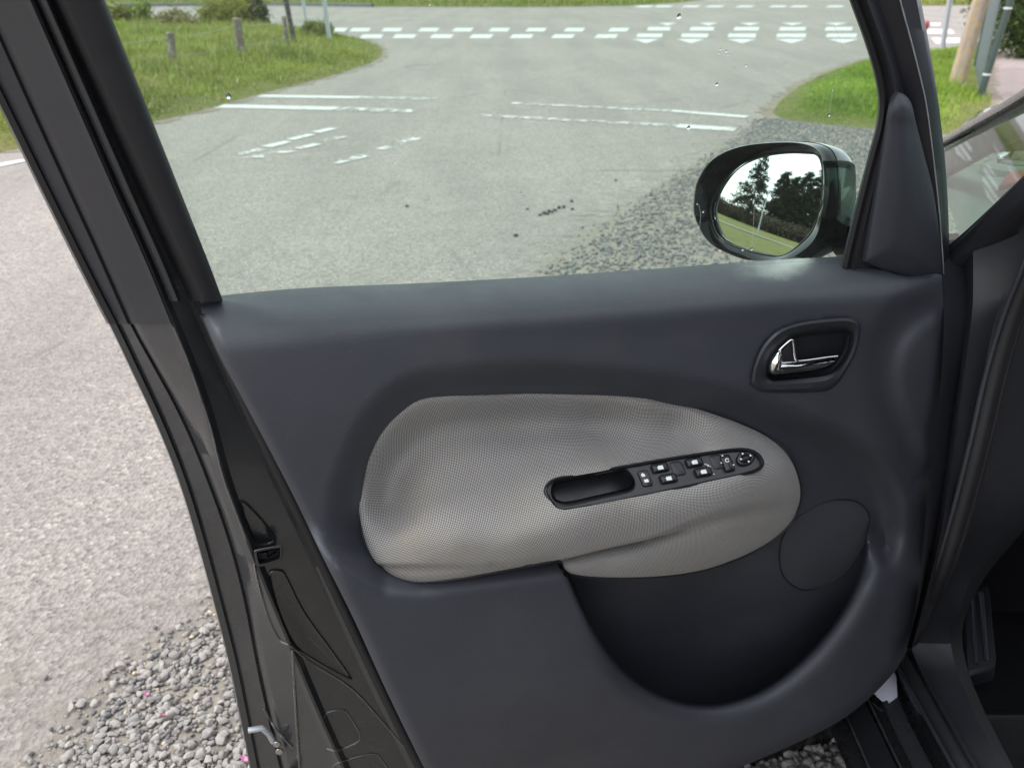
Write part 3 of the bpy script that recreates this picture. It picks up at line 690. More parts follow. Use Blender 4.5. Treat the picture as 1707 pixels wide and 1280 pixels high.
steel_pole((1571, 81), (1583, 0), .105, 3.2, 'light grey metal pole between the door frame and the lichened post')
o, _, _, _ = wood_post('dark_post', (493, 80), (479, 0), .10, M['tarred'], None, 2.1, tilt=-.24); tag(o, 'thin dark wooden post leaning beside the smallest fence post', 'post')
o, _, _, _ = wood_post('dark_post', (429, 47), (420, 0), .13, M['tarred'], None, 2.0, tilt=-.1); tag(o, 'dark wooden post in front of the grey pole at the juniper', 'post')
o, _, _, _ = wood_post('wooden_pole', (1588, 160), (1630, 0), .19, M['pole'], None, 3.4, tilt=.30, n=16, wob=.04); tag(o, 'thick pale wooden pole covered in orange lichen, beside the green fence', 'pole')
ce = empty('chain_link_fence', (*gp(1632, 166), 0)); tag(ce, 'green chain link fence seen almost edge on, with its end post', 'fence')
b = gp(1632, 166); ax = gp(1622, 96)-b; ax = ax/np.linalg.norm(ax)*4.0; lx = .10
tube('post', np.array([[0, 0, -.05], [lx, 0, 1.0], [lx*2, 0, 2.0]]), .042, M['fgreen'], ce, 12, local=False)
tube('post_cap', np.array([[lx*2, 0, 2.0], [lx*2, 0, 2.03]]), .047, M['fgreen'], ce, 12, local=False)
tube('post', np.array([[ax[0], ax[1], -.05], [ax[0], ax[1], 2.0]]), .03, M['fgreen'], ce, 10, local=False)
for zt in (.28, 1.02, 1.6): tube('tie_band', np.array([[lx*zt, 0, zt], [lx*zt, 0, zt+.02]]), .046, M['icon'], ce, 12, local=False)
Vw, Fw, off = [], [], 0
def wire_seg(p, q, r=.004):
    global off
    t = q-p; a = np.cross(t, [.3, .5, .8]); a = a/np.linalg.norm(a)*r; c = np.cross(t, a); c = c/np.linalg.norm(c)*r
    Vw.append(np.array([p+a, p-a*.5+c*.87, p-a*.5-c*.87, q+a, q-a*.5+c*.87, q-a*.5-c*.87])); Fw.extend([[off, off+1, off+4, off+3], [off+1, off+2, off+5, off+4], [off+2, off, off+3, off+5]]); off += 6
L = 4.0; Hh = 1.85; st = .065; axn = np.array([ax[0], ax[1], 0])/L
for s0 in np.arange(-Hh, L, st):
    for sgn in (1, -1):
        a0 = max(s0, 0); a1 = min(s0+Hh, L)
        if a1-a0 < .05: continue
        z0, z1 = (a0-s0), (a1-s0)
        if sgn < 0: z0, z1 = Hh-z0, Hh-z1
        wire_seg(axn*a0+[0, 0, .05+z0], axn*a1+[0, 0, .05+z1])
wo = mesh('wire_mesh', np.vstack(Vw), Fw, M['fgreen'], ce, False, False); tag(wo, kind='stuff')
for zz in (.05, 1.0, 1.9): tube('strain_wire', np.array([[lx*zz, 0, zz], [ax[0], ax[1], zz]]), .005, M['fgreen'], ce, 6, local=False)
# marker post showing its red head behind the door frame
me_ = empty('marker_post', (*gp(1541, 60), 0)); tag(me_, 'short marker with a dull red rounded head peeping past the door frame', 'marker')
hb = gp(1541, 60); hz = top_of((1541, 44), hb)
tube('stake', np.array([[0, 0, -.05], [0, 0, hz]]), .025, M['tarred'], me_, 8, local=False)
hr = np.array([0, .05, .10, .13, .12, .07, .0])*.62; hh = np.array([-.14, -.12, -.05, .02, .09, .14, .15])*.8
ang = np.linspace(0, 2*PI, 12, endpoint=False)
V, F = loft([np.c_[r_*np.cos(ang), r_*np.sin(ang)*.7, np.full(12, hz+z_)] for r_, z_ in zip(hr, hh)], True); mesh('red_head', V, F, M['red'], me_)
# ------------------------------------------------------------------ what the mirror shows: field, lane, hedge, conifers
def conifer(name, loc, H, R, label, lay=30, dens=1.0, cols=((.016, .024, .011), (.046, .058, .024)), base=.12):
    e = empty(name, (loc[0], loc[1], 0)); tag(e, label, 'tree', 'conifers reflected in the mirror')
    z = np.linspace(-.1, H*.97, 9); w = np.stack([np.sin(z*.7)*.05, np.cos(z*.6)*.05, z], 1); tube('trunk', w, np.linspace(.24, .03, 9), M['trunk'], e, 9, local=False)
    Vs, Fs, Cs, off = [], [], [], 0; Bv, Bf, bo = [], [], 0
    for i in range(lay):
        t = base+(1-base)*(i+rng.uniform(-.3, .3))/lay; zc = H*min(t, .985); rr = R*(1-t)**.75*1.1+.18
        for k in range(int(5+rng.integers(0, 4))):
            a = rng.uniform(0, 2*PI); ln = rr*rng.uniform(.45, 1.15); n = int(max(10, 46*ln/R*dens)); d = np.array([math.cos(a), math.sin(a), rng.uniform(-.25, .35)])
            s = rng.uniform(.1, 1, n)**.7; P = np.array([0, 0, zc])+d*ln*s[:, None]+np.c_[np.zeros((n, 2)), -.18*ln*s**2]+rng.normal(0, .11+.05*R/3, (n, 3))*[1, 1, .7]
            v = rng.normal(size=(n, 3))*.6+d+[0, 0, -.15]; v /= np.linalg.norm(v, axis=1)[:, None]; u = np.cross(v, rng.normal(size=(n, 3))); u /= np.linalg.norm(u, axis=1)[:, None]
            sz = rng.uniform(.20, .46, (n, 1)); Vs.append(np.stack([P-v*sz*.4, P+u*sz*.35, P+v*sz], 1).reshape(-1, 3)); Fs.append(np.arange(n*3).reshape(-1, 3)+off); off += n*3
            tt = rng.random((n, 1)); c = np.asarray(cols[0])*(1-tt)+np.asarray(cols[1])*tt; Cs.append(np.repeat(np.c_[c, np.ones(n)], 3, 0))
            q0, q1 = np.array([0, 0, zc]), np.array([0, 0, zc])+d*ln*.9+[0, 0, -.15*ln]
            rw = [np.array([[.03, 0, 0], [-.015, .026, 0], [-.015, -.026, 0]])*f_+q_ for q_, f_ in ((q0, 1), (q1, .3))]; v_, f_ = loft(rw, True); Bv.append(v_); Bf += [[x+bo for x in g] for g in f_]; bo += 6
    big_mesh('crown', Vs, Fs, Cs, M['leaf'], e, False); tag(mesh('limbs', np.vstack(Bv), Bf, M['trunk'], e), kind='stuff'); return e
def reflect_at(az, dist):                                     # az in degrees from -X towards +Y
    a = math.radians(az); return np.array([.37-dist*math.cos(a), 1.26+dist*math.sin(a)])
AZ0 = 0.0
MIRROR_TREES = [(3.3, 50, 10.6, 5.0, 'tall ragged conifer standing alone left of the others in the mirror'),
                (-2.6, 50, 9.6, 3.9, 'pointed conifer at the left of the dark clump in the mirror'),
                (-4.9, 49, 9.2, 3.9, 'second conifer of the dark clump in the mirror'),
                (-7.2, 50, 10.8, 4.0, 'third conifer of the dark clump in the mirror'),
                (-9.6, 50, 11.6, 4.2, 'tallest conifer of the dark clump, at the right edge of the mirror'),
                (-12.4, 49, 11.0, 4.2, 'conifer at the far right of the clump, partly outside the mirror')]
for az, ds, H, R, lb in MIRROR_TREES: conifer('conifer_tree', reflect_at(AZ0+az, ds), H, R, lb, dens=3.6 if az < 0 else 2.6)
for k, (az, ds, rx) in enumerate(((11, 46, 4.0), (6.0, 47, 3.4), (16, 50, 5.0), (.2, 47, 2.6), (-5, 43, 4.4), (-11, 42, 4.6))):
    q = reflect_at(AZ0+az, ds)
    bush('hedge_shrub', q, (1.5, rx, 1.15), 6000, .15, ((.045, .038, .026), (.12, .095, .06)), ('brown leafless hedge shrub, leftmost in the mirror', 'brown hedge shrub right beside the lone conifer in the mirror', 'brown hedge shrub farthest away at the left of the mirror', 'brown shrub in the gap between lone conifer and clump', 'brown shrub at the foot of the conifer clump', 'brown shrub at the right foot of the conifer clump')[k], 'shrub', 40)
lane = np.array([reflect_at(a, d_) for a, d_ in ((-60, 21), (-35, 21), (-20, 21.5), (-5, 22), (10, 22.5), (25, 24), (40, 28))]); lane2 = lane*1.06
flat('field_path', np.vstack([lane, lane2[::-1]]), .14, M['drive'], step=None)
q = reflect_at(AZ0+.3, 24.5); lp = empty('lamp_pole', (q[0], q[1], 0)); tag(lp, 'tall pale pole reflected between the conifers in the mirror', 'pole')
tube('shaft', np.array([[0, 0, -.1], [0, 0, 1.2], [0, 0, 2.4], [0, 0, 3.5]]), np.array([.075, .065, .055, .05]), M['galv'], lp, 12, local=False)
tube('base_sleeve', np.array([[0, 0, -.05], [0, 0, .8]]), .09, M['galv'], lp, 12, local=False)

# ------------------------------------------------------------------ the car, its front door standing open
car = empty('car', HINGE); car.matrix_world = CAR_M
tag(car, 'dark grey car with its front door wide open, seen from the doorway', 'car')
def lean(py): return np.maximum(0, 500-np.asarray(py, float))/500*.07
# ---- trim panel
belt = np.array([(300, 505), (333, 503), (370, 497), (500, 488), (700, 480), (900, 469), (1100, 455), (1300, 440), (1430, 433), (1600, 424)])
insert_o = smooth_loop([(599, 842), (603, 800), (615, 755), (641, 710), (680, 675), (712, 662), (765, 657), (880, 653), (1000, 656), (1080, 665), (1160, 682), (1240, 709), (1290, 736), (1320, 770), (1334, 815), (1328, 852), (1310, 880), (1278, 906), (1230, 930), (1170, 950), (1100, 960), (1020, 962), (962, 958), (943, 950), (930, 934), (860, 946), (790, 959), (730, 968), (690, 970), (660, 964), (635, 947), (617, 920), (604, 882)], 6)
handle_o = [(1230+x*.1289, 520+y*.1289) for x, y in [(165, 870), (190, 730), (250, 560), (340, 400), (480, 260), (650, 180), (900, 120), (1200, 85), (1430, 75), (1540, 110), (1590, 190), (1580, 330), (1530, 520), (1440, 700), (1330, 880), (1240, 970), (1130, 1025), (900, 1040), (600, 1045), (320, 1035), (220, 990), (170, 930)]]
handle_o = smooth_loop(handle_o, 4)
bowl = smooth_loop([(556, 880), (556, 820), (578, 755), (612, 690), (660, 645), (725, 622), (880, 612), (1000, 618), (1110, 632), (1230, 655), (1293, 674), (1353, 699), (1423, 732), (1472, 772), (1500, 825), (1503, 890), (1480, 940), (1440, 900), (1400, 880), (1200, 940), (1000, 930), (750, 930), (640, 925), (585, 915)], 8)
pocket_line = catmull([(928, 900), (932, 936), (946, 962), (962, 1000), (985, 1048), (1015, 1095), (1055, 1135), (1105, 1163), (1160, 1176), (1215, 1172), (1280, 1146), (1345, 1095), (1400, 1030), (1433, 968), (1447, 915)])
pocket_poly = np.vstack([pocket_line, [(1440, 860), (1330, 800), (1100, 880)]])
pk_loop = resample(pocket_poly, 7, True)
cline = np.array([(1590, 462), (1540, 486), (1494, 516), (1462, 560), (1449, 620), (1458, 690), (1485, 750), (1515, 820)])
cpoly = np.vstack([catmull(cline), [(1700, 820), (1700, 460)]])
lowln = np.array([(440, 880), (520, 885), (590, 925), (640, 952), (700, 955), (930, 925), (1500, 925)])
trim_o = chain([(334, 506), (500, 490), (700, 481), (900, 470), (1100, 456), (1300, 441), (1428, 434)],
               [(1428, 434), (1445, 440), (1480, 453), (1510, 464), (1535, 467), (1570, 459)],
               [(1570, 459), (1573, 520), (1572, 600), (1566, 680), (1557, 760), (1550, 820), (1547, 880), (1540, 960), (1527, 1040), (1506, 1095), (1482, 1130), (1440, 1171), (1390, 1207), (1310, 1246), (1227, 1281), (1150, 1312), (1000, 1345), (850, 1352), (765, 1340)],
               [(765, 1340), (715, 1290), (690, 1245), (640, 1142), (590, 1032), (540, 932), (490, 828), (440, 732), (400, 657), (365, 592), (340, 535), (334, 506)], step=9)
side_dark = None
gr_o = smooth_loop([(1300, 925), (1306, 895), (1330, 862), (1365, 840), (1400, 833), (1430, 838), (1447, 855), (1450, 880), (1440, 910), (1420, 940), (1390, 966), (1360, 980), (1335, 982), (1312, 968), (1302, 948)], 6)
pock = TPS([(940, 960, -.075), (960, 930, -.06), (1100, 950, -.046), (1250, 915, -.042), (1330, 860, -.037), (1400, 830, -.033), (1450, 870, -.031), (1306, 925, -.043), (1350, 982, -.052), (1420, 940, -.042), (1380, 905, -.040), (1447, 915, -.036), (1000, 1080, -.100), (1160, 1175, -.112), (1300, 1130, -.105), (1400, 1030, -.085), (1150, 1060, -.108)])
def w_trim(P):
    d = P[:, 1]-np.interp(P[:, 0], belt[:, 0], belt[:, 1])
    s = np.clip(d/(98-16*sstep(350, 800, P[:, 0])), 0, 1); w = -.074*(1-s)**2.3
    w += .006*np.sin(np.clip((P[:, 1]-560)/340, 0, 1)*PI)
    b = sdf(P, bowl); up = 1-sstep(900, 960, P[:, 1])*(P[:, 0] < 1300)
    w -= .034*sstep(-14, 44, b)*up
    ly = np.interp(P[:, 0], lowln[:, 0], lowln[:, 1]); lo = sstep(-22, 46, P[:, 1]-ly)*(1-sstep(1380, 1480, P[:, 0])); w += .044*lo
    # right hand sweep and the band that runs down to the pocket lip
    c = sdf(P, cpoly); w -= .016*sstep(-26, 26, c)*(1-sstep(760, 900, P[:, 1])); w += .010*sstep(30, 62, c)*(1-sstep(760, 900, P[:, 1]))
    rb = sstep(880, 1000, P[:, 1])*sstep(1380, 1480, P[:, 0]); w += .040*rb
    q = sdf(P, pocket_poly)
    lip = np.where(q < 0, -.021*np.clip(1+q/34, 0, 1)**2, 0)*sstep(880, 960, P[:, 1])*sstep(960, 1060, P[:, 0])
    w += lip; m_ = sstep(-1.5, 4.5, q)*sstep(845, 880, P[:, 1]); w = w*(1-m_)+pock(P)*m_
    w -= .05*sstep(2, 9, sdf(P, insert_o))
    w -= .05*sstep(4, 9, sdf(P, handle_o)); w -= .035*sstep(1, 7, sdf(P, gr_o))
    e = seg_dist(P, trim_o); ed = np.clip(1-e/17, 0, 1)**2*.012; w -= ed*sstep(500, 540, P[:, 1])
    # lower face turns under towards the sill
    w -= .030*sstep(1130, 1330, P[:, 1]-.18*np.abs(P[:, 0]-1000))
    return w
lines = [offset_loop(pk_loop, k) for k in (-30, -22, -15, -9, -4, -1, 2, 5, 10, 16)]+[offset_loop(insert_o, k) for k in (-4, 0, 3, 6, 10)]+[offset_loop(handle_o, k) for k in (2, 5, 9)]+[offset_loop(gr_o, k) for k in (-2, 1, 4, 7)]
lines += [offset_loop(trim_o, k) for k in (4, 9, 15)]
trim = door_sheet('door_trim', trim_o, w_trim, M['trim'], car, 8.5, lines, .02)
# ---- fabric insert with the arm rest rolled out of it
crease = np.array([(900, 941), (930, 934), (1000, 916), (1080, 898), (1120, 885), (1160, 871), (1200, 860), (1250, 850), (1340, 836)])
ins = TPS([(760, 657, -.016), (880, 655, -.018), (1000, 656, -.017), (1080, 666, -.014), (1160, 683, -.012), (1240, 711, -.010), (1290, 738, -.008), (641, 712, -.018), (685, 675, -.017), (600, 842, -.014), (615, 757, -.018),
           (720, 700, -.026), (850, 695, -.030), (1000, 700, -.028), (1130, 715, -.018), (665, 760, -.030), (640, 830, -.026), (760, 760, -.024), (880, 740, -.022), (1000, 738, -.012), (1150, 735, -.002),
           (700, 830, -.002), (800, 805, .004), (890, 790, .014), (1000, 775, .024), (1180, 748, .022), (870, 850, .040), (780, 860, .036), (930, 862, .060), (1100, 832, .061), (1250, 800, .052), (1295, 775, .026),
           (640, 900, .012), (690, 890, .030), (760, 895, .048), (860, 893, .058), (960, 880, .066), (1080, 862, .066), (1200, 838, .060), (1290, 812, .034), (1325, 812, .006),
           (655, 950, .022), (720, 960, .038), (800, 948, .050), (880, 938, .056), (960, 920, .058), (1060, 898, .060), (1000, 957, .036), (1100, 955, .034), (1060, 930, .052), (1180, 945, .026), (1180, 905, .046), (1260, 905, .018), (1260, 865, .036), (1320, 860, .0), (950, 948, .044)])
panel_o = smooth_loop([(907, 822), (911, 806), (926, 796), (960, 789), (1080, 768), (1160, 755), (1220, 747), (1245, 747), (1262, 753), (1273, 766), (1272, 778), (1258, 788), (1225, 797), (1160, 811), (1080, 828), (1000, 844), (960, 851), (938, 853), (922, 846)], 4)
hollow = resample(catmull([(648, 838), (662, 775), (715, 722), (800, 706), (900, 703), (1000, 710), (1110, 722)]), 8)
def w_ins(P):
    w = ins(P)*1.25-.026*np.exp(-(seg_dist(P, hollow, False)/36)**2)*(1-.7*sstep(950, 1100, P[:, 0])); cy = np.interp(P[:, 0], crease[:, 0], crease[:, 1]); dy = P[:, 1]-cy
    a = np.interp(P[:, 0], [915, 940, 1100, 1200, 1330], [.018, .044, .044, .030, .008]); sh = np.interp(P[:, 0], [1000, 1100, 1250], [1.0, 2.0, 14])
    w -= a*sstep(-1, 1, dy/sh)*np.exp(-np.clip(dy, 0, 999)/20)
    e = seg_dist(P, insert_o); w -= .009*np.clip(1-e/15, 0, 1)**2
    w -= .05*sstep(4, 9, sdf(P, panel_o))
    return w
cl = resample(catmull(crease), 5)
fab = door_sheet('fabric_insert', insert_o, w_ins, M['fabric'], trim, 5.5, [cl+[0, k] for k in (-6, -3, -1, 1.2, 4, 8)]+[offset_loop(insert_o, k) for k in (3, 7, 11)]+[offset_loop(panel_o, k) for k in (3.5, 6.5, 9.5)], .03, 70)
# the cloth's own threads: length measured over the curved pad, up and down and along
gx = np.arange(585, 1350, 12.0); gy = np.arange(640, 985, 5.0); GX, GY = np.meshgrid(gx, gy); gq = np.stack([GX.ravel(), GY.ravel()], 1)
smooth_w = np.array(ins(gq))*1.25; G3 = on_door(gq, smooth_w).reshape(len(gy), len(gx), 3)
vv = np.r_[np.zeros((1, len(gx))), np.cumsum(np.linalg.norm(np.diff(G3, axis=0), axis=2), 0)]; jm = int(np.argmin(abs(gy-880))); vv = vv-vv[jm:jm+1]
uu = np.c_[np.zeros((len(gy), 1)), np.cumsum(np.linalg.norm(np.diff(G3, axis=1), axis=2), 1)]; im = int(np.argmin(abs(gx-960))); uu = uu-uu[:, im:im+1]
# cloth pulled straight: ease thread spacing towards the pad's mean so that it runs in even rows
def bil(A, q):
    fx = np.clip((q[:, 0]-gx[0])/12.0, 0, len(gx)-1.001); fy = np.clip((q[:, 1]-gy[0])/5.0, 0, len(gy)-1.001); i, j = fx.astype(int), fy.astype(int); a_, b_ = fx-i, fy-j
    return A[j, i]*(1-a_)*(1-b_)+A[j, i+1]*a_*(1-b_)+A[j+1, i]*(1-a_)*b_+A[j+1, i+1]*a_*b_
fme = fab.data; nv_ = len(fme.vertices); co = np.empty(nv_*3); fme.vertices.foreach_get('co', co); co = co.reshape(-1, 3)@np.array(CAR_M)[:3, :3].T+np.array(CAR_M)[:3, 3]; pq = project(co)
uvv = np.c_[bil(uu, pq), -bil(vv, pq)]; li = np.empty(len(fme.loops), np.int32); fme.loops.foreach_get('vertex_index', li)
fme.uv_layers.new(name='weave').data.foreach_set('uv', uvv[li].astype(np.float32).ravel())
gp_ = insert_o; tube('seam', on_door(offset_loop(gp_, -1.2), w_ins(offset_loop(gp_, 2))-.006), .0016, M['rubber'], trim, 6, True)
# ---- speaker grille set flush at the back of the pocket
gw = pock
door_sheet('speaker_grille', gr_o, lambda P: gw(P)+.002+.003*np.clip(sdf(P, gr_o)/60, 0, 1), M['grille'], trim, 9, [offset_loop(gr_o, 3)], .02)
tube('grille_seam', on_door(offset_loop(gr_o, -.5), gw(gr_o)+.0035), .0009, M['rubber'], trim, 6, True)
# ---- switch panel
PP = Plane((935, 853, .066), (1240, 796, .063), (1080, 768, .030))
sp = rings('switch_panel', [PP.at(panel_o, -.012), PP.at(panel_o, .0015), PP.at(offset_loop(panel_o, 2.2), .0042), PP.at(offset_loop(panel_o, 3.8), .0048), PP.at(offset_loop(panel_o, 5.2), .003), PP.at(offset_loop(panel_o, 6), .0005)], M['black'], trim, cap1=False)
inner = offset_loop(panel_o, 6)
well_o = smooth_loop([(917, 820), (921, 805), (936, 798), (980, 790), (1020, 782), (1040, 780), (1051, 787), (1059, 801), (1058, 812), (1048, 819), (1000, 830), (950, 841), (932, 840), (921, 833)], 4)
P2, T2 = cdt(inner, np.vstack([offset_loop(well_o, k) for k in (-1.5, 0)]+[g for g in [np.stack(np.meshgrid(np.arange(905, 1280, 9), np.arange(745, 855, 9)), 2).reshape(-1, 2)] for g in [g[(sdf(g, inner) > 3) & (sdf(g, well_o) < -4)]]]))
T2 = T2[~inside(P2[T2].mean(1), offset_loop(well_o, .3))]
cpart('panel_face', PP.at(P2, .0005), T2, M['black'], sp, sharp=None)
wl_ = [PP.at(offset_loop(well_o, -1), .0018), PP.at(offset_loop(well_o, .6), .0022), PP.at(offset_loop(well_o, 1.8), .0004), PP.at(offset_loop(well_o, 2.4), -.012), PP.at(offset_loop(well_o, 3.2), -.030), PP.at(offset_loop(well_o, 6), -.034)]
rings('grip_well', wl_, M['black'], sp)
def rquad(c, r=.18):
    c = np.asarray(c, float); out = []
    for i in range(4):
        p, a, b_ = c[i], c[i-1], c[(i+1) % 4]
        for t in (0, .25, .5, .75, 1.0):
            q0, q1 = p+(a-p)*r, p+(b_-p)*r; out.append((1-t)**2*q0+2*t*(1-t)*p+t*t*q1)
    return np.array(out)
def pquad(cx, cy, w_, h_, tilt=-.165, sk=.42):
    ux = np.array([1, tilt]); uy = np.array([sk, 1.0])
    return np.array([[cx, cy]]+[])+np.array([(-w_/2)*ux+(-h_/2)*uy, (w_/2)*ux+(-h_/2)*uy, (w_/2)*ux+(h_/2)*uy, (-w_/2)*ux+(h_/2)*uy])
def icon(parent, cx, cy, pts, h, s=1.0, sk=.42, tilt=-.165):
    ux = np.array([1, tilt]); uy = np.array([sk, 1.0]); o = np.array([np.array([cx, cy])+x*s*ux+y*s*uy for x, y in pts])
    V = PP.at(o, h); cpart('symbol', V, [list(range(len(o)))], M['icon'], parent)
WIN = [(-4.6, 3.2), (-5, -1), (-2.6, -3), (4.6, -3), (4.6, 3.2)]
for x, y in ((1101, 779), (1115, 797), (1158, 770), (1173, 786)):
    sw = button('window_switch', rquad(pquad(x, y, 27, 14.5)), PP, -.001, .0058, M['black'], sp, 2.6, .0026)
    icon(sw, x, y, WIN, .0061, 1.0)
# scooped ramps between the window switches
for x, y in ((1130, 781), (1196, 770)):
    button('finger_scoop', rquad(pquad(x, y, 21, 24), .3), PP, -.001, .0026, M['trim2'], sp, 4, .002)
ls = button('lock_switch', rquad(pquad(1076, 797, 17, 26), .2), PP, -.001, .0032, M['black'], sp, 1.5)
icon(ls, 1075, 795, [(-4.5, -1), (-4.5, -5), (-1.5, -7), (1.5, -5), (1.5, -1)], .0035); icon(ls, 1077, 801, [(-3.5, -2.5), (4.5, -2.5), (4.5, 3), (-3.5, 3)], .0035, .9)
sx_ = button('fold_switch', rquad(pquad(1213, 772, 17, 27), .2), PP, -.001, .0055, M['black'], sp, 3, .003)
icon(sx_, 1204, 759, [(-1.5, 1.5), (0, -1.5), (1.5, 1.5)], .0058); icon(sx_, 1202, 771, [(-1.5, 1.2), (0, -1.2), (1.5, 1.2)], .0058); icon(sx_, 1223, 775, [(-1.5, -1.2), (1.5, -1.2), (0, 1.5)], .0058)
for k in range(2):
    a = np.linspace(.3, 2*PI-.3, 14); oo = [(3.6*math.cos(t), 3.4*math.sin(t)) for t in a]+[(2.2*math.cos(t), 2.1*math.sin(t)) for t in a[::-1]]
    if k == 0: icon(sx_, 1212, 767, oo, .0058, 1.0, .2)
a = np.linspace(0, 2*PI, 28, endpoint=False); js_o = np.stack([1243+15.5*np.cos(a), 764+12.5*np.sin(a)-2*np.cos(a)], 1)
js = rings('mirror_joystick', [PP.at(js_o, 0), PP.at(js_o, .002), PP.at(offset_loop(js_o, 2), .0045), PP.at(offset_loop(js_o, 5), .005), PP.at(offset_loop(js_o, 6.2), .0035), PP.at(offset_loop(js_o, 9), .006), PP.at(offset_loop(js_o, 10.5), .0065)], M['black'], sp)
for dx, dy in ((-5, -8), (8, -5), (5, 5), (-8, 1)): icon(js, 1243+dx, 764+dy, [(-1.3, -1.3), (1.3, -1.3), (1.3, 1.3), (-1.3, 1.3)], .0062)
for x, y, l in ((1177, 774, 5), (1182, 777, 3), (1190, 790, 1.5)): icon(sp, x, y, [(-l, -.6), (l, -.6), (l, .6), (-l, .6)], .0012, 1.0, .2, .3)
# ---- inner door handle
HP = Plane((1260, 640, .004), (1430, 640, .004), (1340, 540, .004))
hc = lambda pts: np.array([(1230+x*.1289, 520+y*.1289) for x, y in pts])
open_o = smooth_loop(hc([(372, 800), (385, 690), (430, 590), (500, 490), (590, 400), (680, 320), (780, 275), (1000, 240), (1330, 215), (1450, 240), (1475, 320), (1450, 480), (1370, 640), (1270, 760), (1150, 825), (900, 860), (600, 890), (450, 897), (390, 865)]), 4)
n_h = len(handle_o); open_r = resample(open_o, 1, True)
def match(o, ref):
    o = resample(o, 1.0, True); c = o.mean(0); c2 = ref.mean(0); ao = np.arctan2(*(o-c).T[::-1]); ar = np.arctan2(*(ref-c2).T[::-1])
    return np.array([o[np.argmin(np.abs(np.angle(np.exp(1j*(ao-t)))))] for t in ar])
om = match(open_o, handle_o)
bz = rings('handle_bezel', [HP.at(handle_o, -.012), HP.at(handle_o, .001), HP.at(offset_loop(handle_o, 2), .0045), HP.at(handle_o*.72+om*.28, .0075), HP.at(handle_o*.3+om*.7, .006), HP.at(om, .001), HP.at(offset_loop(om, 1.5), -.006), HP.at(offset_loop(om, 4), -.022), HP.at(offset_loop(om, 9), -.026)], M['trim2'], car)
lev_b = smooth_loop(hc([(378, 720), (395, 640), (440, 560), (500, 490), (570, 470), (600, 560), (590, 680), (570, 790), (500, 826), (420, 815), (385, 775)]), 3)
hl = button('lever', lev_b, HP, -.012, .014, M['chrome'], bz, 9, .014, 80)
bar_o = resample(catmull(hc([(500, 650), (750, 645), (1000, 612), (1285, 575), (1270, 640), (1200, 705), (1000, 770), (750, 800), (520, 822), (480, 740)]), True), 4, True)
button('lever_bar', bar_o, HP, -.014, .008, M['chrome'], bz, 7.5, .012, 80)
hk = resample(catmull(hc([(440, 640), (480, 570), (550, 480), (630, 405), (690, 362), (712, 380), (722, 450), (735, 560), (765, 628), (850, 632), (1000, 612), (1150, 590), (1285, 575)])), 3)
tube('lever_rim', HP.at(hk, np.interp(hk[:, 0], [1285, 1320, 1395], [.006, .006, .006])), .0019, M['chrome'], bz, 8)
tube('lever_rim', HP.at(hc([(470, 660), (600, 655), (760, 640)]), .004), .0013, M['chrome'], bz, 6)
button('lever_inset', smooth_loop(hc([(530, 630), (560, 520), (630, 440), (680, 400), (705, 560), (720, 630)]), 3), HP, -.014, .001, M['trim2'], bz, 2)

# ---- window glass, seals and frame
GPN = Plane((370, 495, -.076), (1430, 435, -.076), (800, 0, -.006))
glass_px = np.array([(70, -260), (175, 0), (370, 500), (800, 482), (1415, 442), (1432, 350), (1452, 270), (1472, 190), (1468, 150), (1448, 80), (1418, 0), (1330, -260)])
go = np.array(glass_px, float)
pane = rings('window_pane', [GPN.at(go, 0)], M['glass'], car, cap1=True)
def drop(px, r, name='raindrop', tall=1.3):
    r *= .78; c = GPN.at([px], .0004)[0]; n = GPN.n; a = np.cross(n, [0, 0, 1]); a /= np.linalg.norm(a); b_ = np.cross(n, a); rows = []
    an = np.linspace(0, 2*PI, 10, endpoint=False)
    for t in (0, .35, .7, 1.0): rows.append(c+n*r*.55*math.sin(t*PI/2)+math.cos(t*PI/2)*r*(np.cos(an)[:, None]*a+np.sin(an)[:, None]*b_*tall)+n*1e-5)
    V, F = loft(rows, True); F.append([i for i in range(10)]); mesh(name, car_l(V), F, M['drop'], pane)
def run(pts, wd):
    p = resample(catmull(pts), 4); o_ = np.vstack([p+[wd, 0], (p-[wd, 0])[::-1]]); V = GPN.at(o_, .0003); n = len(p)
    mesh('water_run', car_l(V), [[i, i+1, 2*n-2-i, 2*n-1-i] for i in range(n-1)], M['run'], pane)
for q, r in (((381, 161), .0032), ((1132, 28), .0034), ((1195, 141), .0022), ((1148, 213), .0026), ((1201, 82), .0012), ((1211, 86), .0014), ((1214, 92), .0010), ((1244, 110), .0013), ((1199, 89), .001),
             ((1253, 415), .0026), ((1238, 416), .0022), ((1245, 413), .0014), ((870, 322), .0012), ((1382, 192), .0022), ((1388, 150), .0011), ((1398, 128), .0011), ((1392, 140), .0009), ((1410, 144), .0009), ((1172, 353), .0016), ((1162, 340), .0012), ((1164, 378), .0015), ((716, 8), .001), ((960, 392), .0009), ((1384, 156), .0009), ((1404, 138), .0009)): drop(q, r)
for pts, wd in (([(1138, 0), (1136, 12), (1132, 26)], 1.6), ([(1154, 175), (1152, 195), (1149, 212)], 1.4), ([(1164, 340), (1168, 360), (1163, 400), (1160, 440)], .7), ([(1392, 140), (1386, 165), (1382, 190)], .8), ([(1258, 330), (1256, 375), (1253, 413)], .7), ([(955, 380), (958, 410), (956, 440)], .5), ([(1382, 20), (1420, 110), (1468, 165)], .5)): run(pts, wd)
YL = np.array([-260, -40, 176, 360, 430, 500, 535, 600, 700, 800, 900, 1000, 1100, 1200, 1300, 1400])
def pl(xs, ws, n=1): return np.array(xs, float), ws
E0 = np.array([-209, -105, 0, 90, 125, 160, 179, 209, 257, 297, 327, 354, 380, 400, 420, 440], float)
